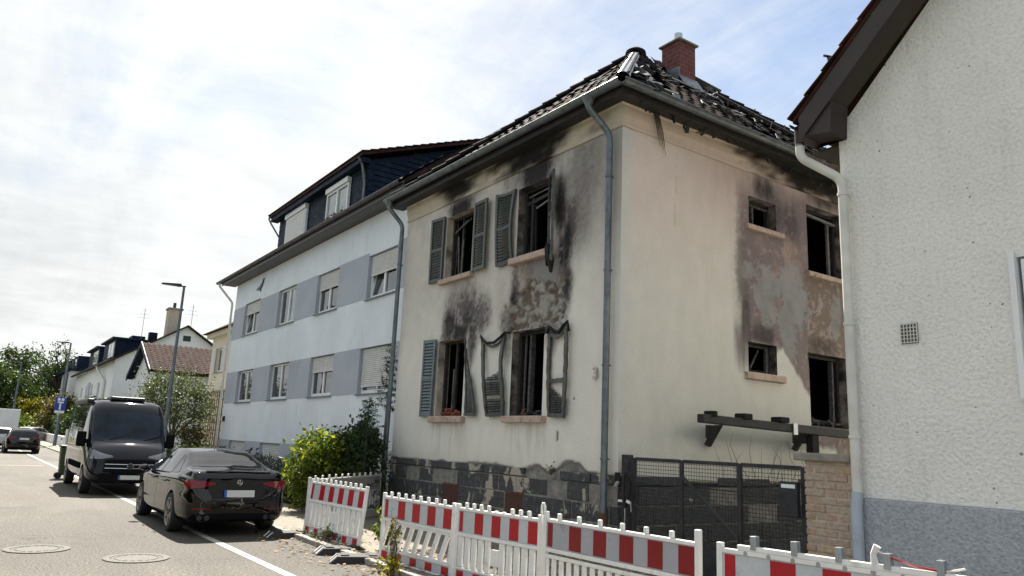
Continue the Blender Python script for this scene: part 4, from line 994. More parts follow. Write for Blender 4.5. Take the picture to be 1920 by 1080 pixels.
for x0,x1,z0,z1,cl in DW:
    q = MB(); q.box((x0-.02,.93,z1-.02),(x1+.02,1.09,z1+.16)); q.obj('shutter_box','pvc_white',dm,bevel=.01)
    q = MB(); t = .07
    q.box((x0,1.0,z0),(x0+t,1.09,z1-.03)); q.box((x1-t,1.0,z0),(x1,1.09,z1-.03)); q.box((x0+t,1.0,z0),(x1-t,1.09,z0+t)); q.box((x0+t,1.0,z1-.1),(x1-t,1.09,z1-.03)); q.box(((x0+x1)/2-.05,1.0,z0+t),((x0+x1)/2+.05,1.09,z1-.1)); f = q.obj('window','pvc_white',dm)
    for a,b in ((x0+t,(x0+x1)/2-.05),((x0+x1)/2+.05,x1-t)): MB().quad((a,1.05,z0+t),(b,1.05,z0+t),(b,1.05,z1-.1),(a,1.05,z1-.1)).obj('pane','curtained_glass',f,recalc=False)
    if cl > .5: 
        s = MB(); n = 22; zl = z0+.2; h = (z1-.1-zl)/n
        for i in range(n): s.box((x0+t,.99-.006*(i%2),zl+i*h),(x1-t,1.0,zl+(i+1)*h-.004))
        stuff(s.obj('roller_shutter','shutter_slat',f))
downpipe(dm,[(-13.15,.72,10.66),(-13.15,.85,10.5),(-13.2,1.02,9.9),(-13.2,1.02,8.75)],.04,'zinc',[(-13.2,1.02,9.4)])
downpipe(dm,[(-22.35,.72,10.66),(-22.35,.8,10.5),(-22.0,1.3,9.6)],.035,'zinc',[])
q = MB(); q.box((-26.0,2.2,10.18),(-23.2,2.26,10.26)); q.box((-25.8,2.2,9.9),(-25.76,2.26,10.18)); q.box((-23.6,2.2,9.9),(-23.56,2.26,10.18)); q.obj('snow_guard','dark_metal',ar)
fb = thing('flower_box','long white flower box hanging below the right dormer window','flower box',(-15.5,.95,8.85))
MB().box((-16.75,.78,8.84),(-14.25,1.0,9.04)).obj('planter','pvc_white',fb,bevel=.01)
bird = [(0,.10),(.14,.15),(.30,.20),(.46,.30),(.50,.38),(.56,.42),(.66,.40),(.58,.36),(.56,.28),(.50,.16),(.40,.09),(.41,.0),(.37,.0),(.36,.08),(.25,.08)]
MB().prism([(-22.1+x*1.5,.46,7.36+z*1.2) for x,z in bird],(0,.03,0)).obj('bird_ornament','dark_metal',apt)

# ======================================================================= neighbour house on the right
def mat_roughcast(name, col, spot, bscale, bs, thr, gr=(.84,1.07)):
    m, n, l, b = nt(name); p = posnode(n)
    c = ramp(n, l, noise(n, l, p, .9, 5), [(.3, tuple(x*.93 for x in col)), (.7, tuple(min(1,x*1.04) for x in col))])
    v = n.new('ShaderNodeTexVoronoi'); v.inputs['Scale'].default_value = 8.5
    pw = n.new('ShaderNodeVectorMath'); pw.operation = 'ADD'; l.new(p, pw.inputs[0]); nz = n.new('ShaderNodeTexNoise'); nz.inputs['Scale'].default_value = 1.7; l.new(p, nz.inputs['Vector']); sc_ = n.new('ShaderNodeVectorMath'); sc_.operation = 'SCALE'; sc_.inputs['Scale'].default_value = .22; l.new(nz.outputs['Color'], sc_.inputs[0]); l.new(sc_.outputs[0], pw.inputs[1]); l.new(pw.outputs[0], v.inputs['Vector'])
    v2 = noise(n, l, p, 2.2, 3)
    cr2 = n.new('ShaderNodeSeparateXYZ'); l.new(v.outputs['Color'], cr2.inputs[0]); pwr = n.new('ShaderNodeMath'); pwr.operation = 'POWER'; l.new(cr2.outputs[0], pwr.inputs[0]); pwr.inputs[1].default_value = 3.0
    mlt = n.new('ShaderNodeMath'); mlt.operation = 'MULTIPLY'; l.new(pwr.outputs[0], mlt.inputs[0]); mlt.inputs[1].default_value = thr
    lt = n.new('ShaderNodeMath'); lt.operation = 'LESS_THAN'; l.new(v.outputs['Distance'], lt.inputs[0]); l.new(mlt.outputs[0], lt.inputs[1])
    c = mixc(n, l, lt.outputs[0], c, spot)
    c = mixc(n, l, 1.0, c, ramp(n, l, noise(n, l, p, bscale, 5, .6), [(.3, gr[0]), (.5, 1.0), (.7, gr[1])]), 'MULTIPLY')  # light and shade of the rough grain painted into the colour, beside the bump
    dz = n.new('ShaderNodeSeparateXYZ'); l.new(p, dz.inputs[0]); sk = noise(n, l, p, 1.6, 7, .65, (1.8,1.8,.25)); c = mixc(n, l, ramp(n, l, sk, [(.55, 0), (.8, .35)]), c, tuple(x*.55 for x in col))
    l.new(c, b.inputs['Base Color']); b.inputs['Roughness'].default_value = .92; b.inputs['Specular IOR Level'].default_value = .25
    bump(n, l, b, noise(n, l, p, bscale, 5, .55), bs, .03)
mat_roughcast('roughcast_white', (.80,.785,.745), (.30,.29,.27), 26, 1.0, .12)
mat_roughcast('roughcast_grey', (.40,.425,.455), (.2,.22,.25), 34, 1.0, .0, (.74,1.18))
simple('brown_board', (.026,.016,.015), .6, var=.3, vs=3, dirt=((.12,.09,.07), 3, .66), stretch=(1,1,1))
rh = thing('neighbour_house','white roughcast gabled house with grey plinth and brown verge boards','house',(8.7,5,0))
RX0, RXR = 3.86, 8.9; SLP = .94; zr = lambda x: 5.98+SLP*(x-4.0)
poly = [(RX0,0,1.35),(13.9,0,1.35),(13.9,0,5.7),(RXR,0,zr(RXR)),(4.0,0,zr(4.0)),(RX0,0,5.62)]
win = (5.66,6.9,2.40,3.78)
q = MB(); us = [RX0,4.0,5.66,6.9,RXR,13.9]
def topz(x): return min(zr(x), zr(2*RXR-x)) if x > 4.0 else 5.85
for a,b in zip(us[:-1],us[1:]):
    if a == 5.66:
        q.quad((a,0,1.35),(b,0,1.35),(b,0,win[2]),(a,0,win[2])); q.quad((a,0,win[3]),(b,0,win[3]),(b,0,topz(b)),(a,0,topz(a)))
    else: q.quad((a,0,1.35),(b,0,1.35),(b,0,topz(b)),(a,0,topz(a)))
q.obj('wall','roughcast_white',rh,recalc=False)
MB().quad((RX0,0,0),(RX0,10,0),(RX0,10,5.8),(RX0,0,5.8)).obj('wall','roughcast_white',rh,recalc=False)
MB().box((RX0-.02,-.045,0),(13.9,-.002,1.345)).obj('plinth','roughcast_grey',rh,bevel=.015)
# verge: soffit, fascia, boxed eaves end, tiles
VY = -.36; q = MB()
q.hexa([(3.55,VY,zr(3.55)),(RXR,VY,zr(RXR)),(RXR,0.0,zr(RXR)),(3.55,0.0,zr(3.55)),(3.55,VY,zr(3.55)+.05),(RXR,VY,zr(RXR)+.05),(RXR,0.0,zr(RXR)+.05),(3.55,0.0,zr(3.55)+.05)])
q.obj('verge_soffit','brown_board',rh)
MB().hexa([(3.57,VY-.03,zr(3.57)-.03),(RXR,VY-.03,zr(RXR)-.03),(RXR,VY-.002,zr(RXR)-.03),(3.57,VY-.002,zr(3.57)-.03),(3.57,VY-.03,zr(3.57)+.30),(RXR,VY-.03,zr(RXR)+.30),(RXR,VY-.002,zr(RXR)+.30),(3.57,VY-.002,zr(3.57)+.30)]).obj('verge_board','brown_board',rh)
MB().prism([(3.60,VY,5.62),(3.97,VY,5.56),(4.00,VY,zr(4.00)-.02),(3.58,VY,zr(3.58)-.02)],(0,.35,0)).obj('boxed_eave','brown_board',rh)
MB().box((3.50,-.01,5.50),(RX0-.002,9.9,5.53)).obj('eave_soffit','brown_board',rh)
MB().prism([(3.50,-.40,zr(3.50)+.30),(RXR,-.40,zr(RXR)+.30),(RXR,-.40,zr(RXR)+.36),(3.50,-.40,zr(3.50)+.36)],(0,10.4,0)).obj('roof','tile_red',rh)
MB().prism([(RXR,-.40,zr(RXR)+.30),(14.4,-.40,zr(3.40)+.30),(14.4,-.40,zr(3.40)+.36),(RXR,-.40,zr(RXR)+.36)],(0,10.4,0)).obj('roof','tile_red',rh)
rt = [o for o in rh.children if o.name.startswith('roof')][0]
dS = Vector((1,0,SLP)).normalized()
for i in range(22):
    p = Vector((3.46,-.43,zr(3.46)+.385)) + dS*i*.335
    k = MB(); nrm = Vector((-SLP,0,1)).normalized()
    a = p; b_ = p+dS*.37
    k.hexa([a+nrm*.02, a+nrm*.02+Vector((0,.4,0)), b_-nrm*.01+Vector((0,.4,0)), b_-nrm*.01, a+nrm*.045, a+nrm*.045+Vector((0,.4,0)), b_+nrm*.015+Vector((0,.4,0)), b_+nrm*.015])
    k.box((a.x,a.y,a.z-.10),(a.x+.02,a.y+.012,a.z)) if False else None
    k.obj('verge_tile','tile_red',rt,bevel=.008)
gutter('gutter',(3.52,-.40,5.80),(3.52,9.9,5.78),.065,'brown_board',(-1,0,0),rh,seg=8)
MB().lathe([(.055,5.52),(.058,5.60),(.062,5.78)],(3.52,-.30,0),n=14).obj('outlet','brown_board',rh,smooth=True)
wp = downpipe(rh,[(3.52,-.30,5.60),(3.52,-.30,5.38),(3.93,-.085,5.04),(3.93,-.085,1.36)],.055,'white_pipe',[(3.93,-.085,4.85),(3.93,-.085,3.28),(3.93,-.085,2.0)])
simple('grey_pipe',(.36,.41,.46),.5,var=.12,vs=5)
MB().tube([(3.93,-.085,1.40),(3.93,-.10,1.32),(3.93,-.115,1.25),(3.93,-.115,.05)],.062,14).obj('standpipe','grey_pipe',wp,smooth=True)
# vent grille
vg = MB(); vg.box((4.475,-.012,3.01),(4.665,-.002,3.23)); vg = vg.obj('vent_grille','ash',rh)
for i in range(6): MB().box((4.478+i*.0352,-.022,3.013),(4.488+i*.0352,-.013,3.227)).obj('grille_bar','white_pipe',vg)
for i in range(6): MB().box((4.478,-.026,3.016+i*.040),(4.664,-.0225,3.026+i*.040)).obj('grille_bar','white_pipe',vg)
pvc_window(rh,5.66,6.9,2.40,3.78,0,0,depth=.08,revmat='pvc_white',sillmat='white_pipe')
MB().box((5.60,-.03,2.38),(5.655,-.003,3.84)).obj('window_trim','pvc_white',rh)
junkq = MB().bar((3.35,.8,6.9),(3.28,.8,7.25),.03,.03); junkq.bar((3.22,.8,7.28),(3.48,.8,7.12),.03,.03); junkq.obj('snow_hook','dark_metal',rh)
# tape tied round the downpipe
simple('tape_red',(.42,.03,.04),.5,var=.2,vs=30); simple('tape_white',(.7,.68,.66),.5,var=.1)
tp = thing('barrier_tape','red and white tape tied round the grey foot of the downpipe','tape',(3.93,-.12,.6))
q = MB().lathe([(.066,.56),(.068,.62),(.066,.68)],(3.93,-.115,0),n=14); q.obj('loop','tape_red',tp)
q = MB().bar((3.87,-.19,.60),(3.70,-.26,.40),.004,.06,(0,1,1)); q.obj('tail','tape_white',tp)
q = MB().bar((3.9,-.19,.62),(3.86,-.24,.36),.004,.05,(0,1,1)); q.obj('tail','tape_red',tp)

# ======================================================================= gate, pillar, charred beam
simple('gate_steel',(.035,.036,.042),.5,metal=.5,var=.35,vs=9,dirt=((.12,.08,.06),7,.68))
gt = thing('yard_gate','dark steel mesh gate with diagonal brace closing the yard','gate',(1.75,.05,.05))
GY = .04
def gb(x0,x1,z0,z1,y0=-.02,y1=.02): return MB().box((x0,GY+y0,z0),(x1,GY+y1,z1))
gb(.10,.235,.05,1.68,-.06,.06).obj('post','gate_steel',gt,bevel=.006)
for x in (.29,1.225,2.215,3.15): gb(x,x+.06,.15,1.64).obj('upright','gate_steel',gt,bevel=.004)
for z in (1.60,.15): gb(.352,1.223,z,z+.05).obj('rail','gate_steel',gt); gb(1.287,2.213,z,z+.05).obj('rail','gate_steel',gt); gb(2.277,3.148,z,z+.05).obj('rail','gate_steel',gt)
gb(.352,3.148,.20,.60,.0,.004).obj('kick_plate','gate_steel',gt)
MB().bar((1.30,GY-.03,1.42),(2.24,GY-.03,.68),.03,.03,(0,1,0)).obj('brace','gate_steel',gt)
q = MB()
x = .37
while x < 3.14: q.tube([(x,GY+.008,.62),(x,GY+.008,1.60)],.0032,4,False); x += .048
z = .64
while z < 1.6: q.tube([(.352,GY+.014,z),(3.148,GY+.014,z)],.0032,4,False); z += .05
stuff(q.obj('wire_mesh','gate_steel',gt))
MB().bar((.36,GY-.01,1.285),(2.9,GY-.01,1.275),.012,.012).obj('wire_rail','gate_steel',gt)
lb = gb(2.90,3.145,1.05,1.46,-.09,-.022).obj('letter_box','dark_metal',gt,bevel=.006)
gb(2.93,3.12,1.385,1.43,-.094,-.0915).obj('name_plate','pvc_white',lb)
for i in range(7): MB().box((2.91,GY-.098,1.07+i*.042),(3.135,GY-.0915,1.08+i*.042)).obj('grid_bar','gate_steel',lb)
lk = thing('chain_lock','black cable lock with paper tags looped round the gate post','lock',(.24,-.05,1.1))
q = MB(); q.tube([(.22,-.05,1.40),(.30,-.07,1.35),(.35,-.06,1.28),(.33,-.06,1.12),(.27,-.07,1.0),(.24,-.05,.92),(.22,-.07,1.1),(.21,-.06,1.3),(.22,-.05,1.42)],.016,8); q.obj('cable','char',lk,smooth=True)
MB().box((.10,-.085,.985),(.19,-.080,1.02)).obj('paper_tag','pvc_white',lk); MB().bar((.28,-.085,1.01),(.36,-.085,.99),.003,.045,(0,0,1)).obj('paper_tag','pvc_white',lk)
MB().bar((.37,-.08,1.0),(.38,-.08,.86),.012,.012).obj('wire_end','bright_metal',lk); MB().tube([(.245,-.08,.90),(.25,-.08,.83),(.235,-.08,.55)],.008,6).obj('wire_end','bright_metal',lk)
ib = thing('junction_box','small black junction box on the house corner by the gate post','box',(.06,-.04,1.3)); MB().box((-.02,-.045,1.28),(.09,-.018,1.41)).obj('case','char',ib,bevel=.006); MB().bar((.0,-.05,1.2),(.06,-.05,1.28),.003,.06,(0,-1,.2)).obj('paper_tag','pvc_white',ib)
def mat_yellowbrick():
    m, n, l, b = nt('old_brick'); p = posnode(n); oi = n.new('ShaderNodeObjectInfo')
    c = ramp(n, l, oi.outputs['Random'], [(0,(.42,.33,.26)),(.45,(.47,.36,.275)),(.62,(.42,.29,.21)),(.8,(.52,.39,.20)),(1,(.48,.39,.31))])
    c = mixc(n, l, 1.0, c, ramp(n, l, noise(n, l, p, 18, 6, .7), [(.25,.6),(.75,1.25)]), 'MULTIPLY')
    l.new(c, b.inputs['Base Color']); b.inputs['Roughness'].default_value = .92; bump(n, l, b, noise(n, l, p, 30, 6, .7), .9, .02)
mat_yellowbrick()
simple('old_mortar',(.43,.365,.30),.95,var=.25,vs=9,bs=.6,bscale=50)
pl = thing('brick_pillar','old yellow brick gate pillar with flat stone cap','pillar',(3.53,.2,0))
MB().box((3.235,.003,.05),(3.825,.375,1.71)).obj('core','old_mortar',pl)
rb = random.Random(6); z = .08; ci = 0
while z < 1.68:
    x = 3.22-(.14 if ci%2 else 0)
    while x < 3.84:
        a, b_ = max(x,3.22), min(x+.268,3.84); x += .28
        if b_-a > .05: MB().box((a+rb.uniform(0,.008),-rb.uniform(0,.014),z),(b_-rb.uniform(0,.008),.02,z+.076)).obj('brick','old_brick',pl,bevel=.01)
    for y in (.03,.21): MB().box((3.218-rb.uniform(0,.01),y,z),(3.24,y+.16,z+.076)).obj('brick','old_brick',pl,bevel=.01)
    z += .0885; ci += 1
MB().box((3.11,-.06,1.715),(3.84,.44,1.81)).obj('cap','concrete',pl,bevel=.015)
bmq = thing('charred_beam','charred timber beam with brackets left on the side wall above the gate','beam',(.45,3.4,1.9))
q = MB(); q.hexa([(.38,1.35,2.23),(.52,1.35,2.23),(.52,5.45,2.14),(.38,5.45,2.14),(.38,1.35,2.37),(.52,1.35,2.37),(.52,5.45,2.30),(.38,5.45,2.30)]); q.obj('beam','charwood',bmq,bevel=.02)
for y,h,w in ((1.62,.08,.10),(2.45,.09,.22),(3.45,.08,.26)): MB().box((.33,y-w/2,2.335+.0),(.55,y+w/2,2.40+h*.4)).obj('rafter_stub','char',bmq,bevel=.02)
for y in (1.98,4.38):
    k = MB().box((.05,y-.045,2.0),(.15 if y < 3 else .45,y+.045,2.22)); k.obj('bracket','charwood',bmq,bevel=.012)
    MB().hexa([(.02,y-.04,1.90),(.10,y-.04,1.86),(.10,y+.04,1.86),(.02,y+.04,1.90),(.22,y-.04,2.22),(.36,y-.04,2.22),(.36,y+.04,2.22),(.22,y+.04,2.22)]).obj('brace','charwood',bmq)
MB().box((.36,4.30,1.70),(.50,4.50,2.16)).obj('post_stub','char',bmq,bevel=.01)
MB().box((.53,3.68,2.14),(.55,3.80,2.34)).obj('steel_strap','bright_metal',bmq)
q = MB(); rq = random.Random(3)
for i in range(13):
    y0 = 1.6+rq.random()*2.2; x0 = .5+rq.random()*.5; pts = [(x0,y0,1.2)]
    for k in range(4): pts.append((pts[-1][0]+rq.uniform(-.05,.08),pts[-1][1]+rq.uniform(-.22,.12),pts[-1][2]+rq.uniform(.12,.26)))
    q.tube(pts,[.006,.005,.004,.003,.0015],5)
simple('dry_twig',(.10,.07,.05),.9,var=.3)
tag(stuff(q.obj('dry_twigs','dry_twig')),'bare dry twigs rising behind the yard gate','twigs')
# ======================================================================= houses farther down the street
rw = thing('row_house','long white house with slate dormers and a wide gable, far down the street','house',(-80,6.6,0))
RX = -64.7; z_e, z_r, y_f, y_r, y_b = 7.55, 11.05, 1.1, 6.6, 12.1
rowwin = [(-74.2,-72.6,4.4,5.9),(-79.3,-77.8,4.4,5.9),(-83.6,-82.2,4.4,5.9),(-88.0,-86.6,4.4,5.9)]
holed('wall',-95,RX,0,z_e,rowwin,lambda u,z:(u,y_f,z),'white_wall',rw)
MB().add([(RX,y_f,0),(RX,y_b,0),(RX,y_b,z_e),(RX,y_r,z_r),(RX,y_f,z_e)],[(0,1,2,3,4)]).obj('gable_wall','white_wall',rw,recalc=False)
q = MB()
def slab(q,x0,x1,ya,za,yb,zb,t=.14): q.hexa([(x0,ya,za-t),(x1,ya,za-t),(x1,yb,zb-t),(x0,yb,zb-t),(x0,ya,za),(x1,ya,za),(x1,yb,zb),(x0,yb,zb)])
slab(q,-95.2,RX+.35,y_f-.5,z_e-.12,y_r,z_r+.18); slab(q,-95.2,RX+.35,y_r,z_r+.18,y_b+.5,z_e-.12); q.obj('roof','tile_brown',rw)
for w in rowwin: pvc_window(rw,*w,y_f,0,depth=.14,revmat='white_wall')
MB().box((-81.6,y_f-.12,1.2),(-79.9,y_f-.01,6.2)).obj('entrance_bay','apt_grey',rw)
gutter('gutter',(-95,y_f-.58,z_e-.1),(RX+.35,y_f-.58,z_e-.1),.10,'apt_gutter',(0,-1,0),rw,seg=4)
downpipe(rw,[(-72,y_f-.55,z_e-.15),(-71.8,y_f-.5,z_e-.5),(-68.5,y_f-.14,z_e-1.8),(-68.5,y_f-.14,.2)],.11,'white_pipe',[])
for a,b,ya in ((-77.2,-69.6,1.55),(-88.4,-80.4,1.5)):
    d_ = MB(); d_.box((a,ya,7.4),(b,5.2,9.85)); d_ = d_.obj('dormer','slate',rw); MB().box((a-.3,ya-.35,9.85),(b+.3,5.6,10.0)).obj('dormer_roof','slate',d_)
    for x0,x1 in ((b-3.9,b-2.3),(b-2.1,b-.5)):
        k = MB(); k.box((x0,ya-.05,8.25),(x1,ya-.005,9.6)); k = k.obj('window','pvc_white',d_); MB().quad((x0+.14,ya-.06,8.4),(x1-.14,ya-.06,8.4),(x1-.14,ya-.06,9.46),(x0+.14,ya-.06,9.46)).obj('pane','curtained_glass',k,recalc=False)
    q = MB()
    for j in range(11):
        for i in range(8):
            y = ya+.05+i*.42+(.2 if j%2 else 0); z = 7.7+j*.2
            if z < z_e+(y-y_f)*.636-.1 or y > 5: continue
            q.box((b+.001,y,z),(b+.03,y+.40,z+.23))
    stuff(q.obj('cheek_slates','slate',d_))
c_ = MB().box((-67.2,5.1,9.6),(-65.9,6.2,12.7)).obj('chimney','old_mortar',rw); MB().box((-67.3,5.0,12.702),(-65.8,6.3,12.85)).obj('chimney_cap','concrete',c_); MB().tube([(-66.5,5.6,12.85),(-66.5,5.6,13.4)],.14,8).obj('chimney_pot','dark_metal',c_)
MB().box((-68.5,4.0,9.2),(-67.8,4.7,10.6)).obj('chimney','slate',rw); MB().box((-75.6,3.4,10.0),(-73.6,4.6,10.75)).obj('lift_head','slate',rw)
MB().box((RX+.001,6.35,9.75),(RX+.03,7.0,10.25)).obj('gable_vent','dark_metal',rw)
def antenna(x,y,z0,z1,parent,n=5):
    a = MB(); a.tube([(x,y,z0),(x,y,z1)],.022,6); a = a.obj('antenna','zinc',parent)
    for i in range(n):
        zz_ = z1-.25-i*.35; l_ = .25+.15*i*(1 if i < 3 else .5); MB().bar((x-.1,y-l_,zz_),(x-.1,y+l_,zz_),.016,.016).obj('antenna_rod','zinc',a)
antenna(-71.5,3.9,10.0,13.3,rw,3); antenna(RX-.6,7.0,11.0,13.3,rw,3)
r2 = thing('far_row_house','white house with tall dark window strips beyond the long white house','house',(-103,6,0))
MB().box((-112,.5,0),(-96,11,8.2)).obj('wall','white_wall',r2)
for x in (-98.5,-102.5,-107): MB().box((x-1.0,.44,1.0),(x,.495,8.0)).obj('window_strip','slate',r2)
MB().box((-112.3,.0,8.2),(-95.7,11.5,8.5)).obj('roof','slate',r2); d_ = MB(); d_.box((-110,1.2,8.5),(-97.5,8,10.2)); d_ = d_.obj('dormer','slate',r2)
for x in (-108,-104,-100): MB().box((x,1.13,8.9),(x+1.6,1.195,9.9)).obj('window','curtained_glass',d_)

sh_ = thing('small_gabled_house','small white house with brown pantile roof, ridge towards the street','house',(-50,5,0))
ex0, ex1, rx_, ez_, rz_ = -54.6,-45.5,-50.1,5.55,7.75; fy = 1.25
sw_ = [(-47.6,-46.5,2.9,4.6)]
for a,b in ((-54.0,-50.1),(-50.1,-46.0)): pass
zt_ = lambda x: min(ez_+(x-ex0)*.489, ez_+(ex1-x)*.478)-.12
q = MB()
for a,b in ((-54.0,-50.1),(-50.1,-47.9),(-46.6,-46.0)): q.quad((a,fy,0),(b,fy,0),(b,fy,zt_(b)),(a,fy,zt_(a)))
q.quad((-47.9,fy,0),(-46.6,fy,0),(-46.6,fy,2.9),(-47.9,fy,2.9)); q.quad((-47.9,fy,4.5),(-46.6,fy,4.5),(-46.6,fy,zt_(-46.6)),(-47.9,fy,zt_(-47.9)))
q.obj('wall','white_wall',sh_,recalc=False)
MB().box((-46.05,fy+.002,0),(-46.0,13,5.4)).obj('wall','white_wall',sh_)
pvc_window(sh_,-47.9,-46.6,2.9,4.5,fy,0,depth=.14,revmat='white_wall')
q = MB(); q.hexa([(rx_,.8,rz_-.12),(ex1,.8,ez_-.12),(ex1,13.5,ez_-.12),(rx_,13.5,rz_-.12),(rx_,.8,rz_),(ex1,.8,ez_),(ex1,13.5,ez_),(rx_,13.5,rz_)])
q.hexa([(ex0,.8,ez_-.12),(rx_,.8,rz_-.12),(rx_,13.5,rz_-.12),(ex0,13.5,ez_-.12),(ex0,.8,ez_),(rx_,.8,rz_),(rx_,13.5,rz_),(ex0,13.5,ez_)]); rf = q.obj('roof','tile_brown',sh_)
TS = tile_mesh('t','tile_brown',.36,.46,.07); q = MB(); eyv2 = Vector((rx_-ex1,0,rz_-ez_)).normalized(); exv2 = Vector((0,1,0)); ezv2 = exv2.cross(eyv2).normalized()
if ezv2.z < 0: ezv2 = -ezv2; 
for j in range(13):
    for i in range(34):
        Mx = Matrix((exv2,eyv2,ezv2)).transposed().to_4x4(); Mx.translation = Vector((ex1,.85+i*.36,ez_))+eyv2*j*.385; q.add([Mx@v.co for v in TS.vertices],[tuple(p.vertices) for p in TS.polygons])
stuff(q.obj('roof_tiles','tile_brown',rf,smooth=True,recalc=False))
MB().prism([(ex0-.1,.72,ez_-.3),(rx_,.72,rz_-.28),(ex1+.1,.72,ez_-.3),(ex1+.1,.72,ez_+.06),(rx_,.72,rz_+.08),(ex0-.1,.72,ez_+.06)],(0,.08,0)).obj('verge_board','slate',sh_)
q = MB(); q.hexa([(ex0,.82,ez_-.2),(rx_,.82,rz_-.2),(rx_,fy,rz_-.2),(ex0,fy,ez_-.2),(ex0,.82,ez_-.14),(rx_,.82,rz_-.14),(rx_,fy,rz_-.14),(ex0,fy,ez_-.14)]); q.obj('soffit','slate',sh_)

cr = thing('cream_house','cream house with grey shutters just beyond the apartment block','house',(-31,6,0))
cw = [(-35.6,-34.2,5.0,6.35)]
holed('wall',-36.9,-27,0,7.0,cw,lambda u,z:(u,2.5,z),'cream_wall',cr)
MB().box((-27.05,2.502,0),(-27,11,7.0)).obj('wall','cream_wall',cr)
pvc_window(cr,*cw[0],2.5,0,depth=.14,revmat='cream_wall',sillmat='concrete')
for a in (-36.35,-34.1): 
    k = MB().box((a,2.42,4.98),(a+.7,2.47,6.38)).obj('shutter','shutter_slat',cr); s_ = MB()
    for i in range(16): s_.box((a+.08,2.405,5.06+i*.08),(a+.62,2.42,5.10+i*.08))
    stuff(s_.obj('slats','shutter_slat',k))
MB().box((-37.2,2.2,7.0),(-26.8,2.6,7.25)).obj('cornice','cream_wall',cr)
q = MB(); q.add([(-37.5,1.95,7.25),(-26.5,1.95,7.25),(-26.5,11.5,7.25),(-37.5,11.5,7.25),(-34,6.5,10.0),(-30,6.5,10.0)],[(0,1,5,4),(1,2,5),(2,3,4,5),(3,0,4),(0,3,2,1)]); q.obj('roof','tile_brown',cr)
simple('lattice_wood',(.22,.17,.12),.85,var=.3,vs=8)
tr_ = thing('garden_trellis','brown wooden trellis screen beside the white apartment wall','trellis',(-27.6,1.0,0))
for i in range(11): MB().box((-29.6+i*.36,1.0,.1),(-29.52+i*.36,1.04,3.7)).obj('lath','lattice_wood',tr_)
for i in range(10): MB().box((-29.65,.955,.4+i*.35),(-25.9,.995,.47+i*.35)).obj('lath','lattice_wood',tr_)
gw = thing('garden_wall','low white garden wall with a square pillar by the sign post','wall',(-75,-1.7,0))
MB().box((-100,-1.8,0),(-62.6,-1.55,.85)).obj('wall','white_wall',gw,bevel=.02); MB().box((-62.58,-1.95,0),(-61.9,-1.3,1.45)).obj('pillar','white_wall',gw,bevel=.02); MB().box((-59.3,-1.9,0),(-50,-1.6,.95)).obj('wall','apt_grey',gw,bevel=.02)
MB().box((-61.0,-1.9,0),(-60.3,-1.3,1.5)).obj('pillar','brown_board',gw,bevel=.02)
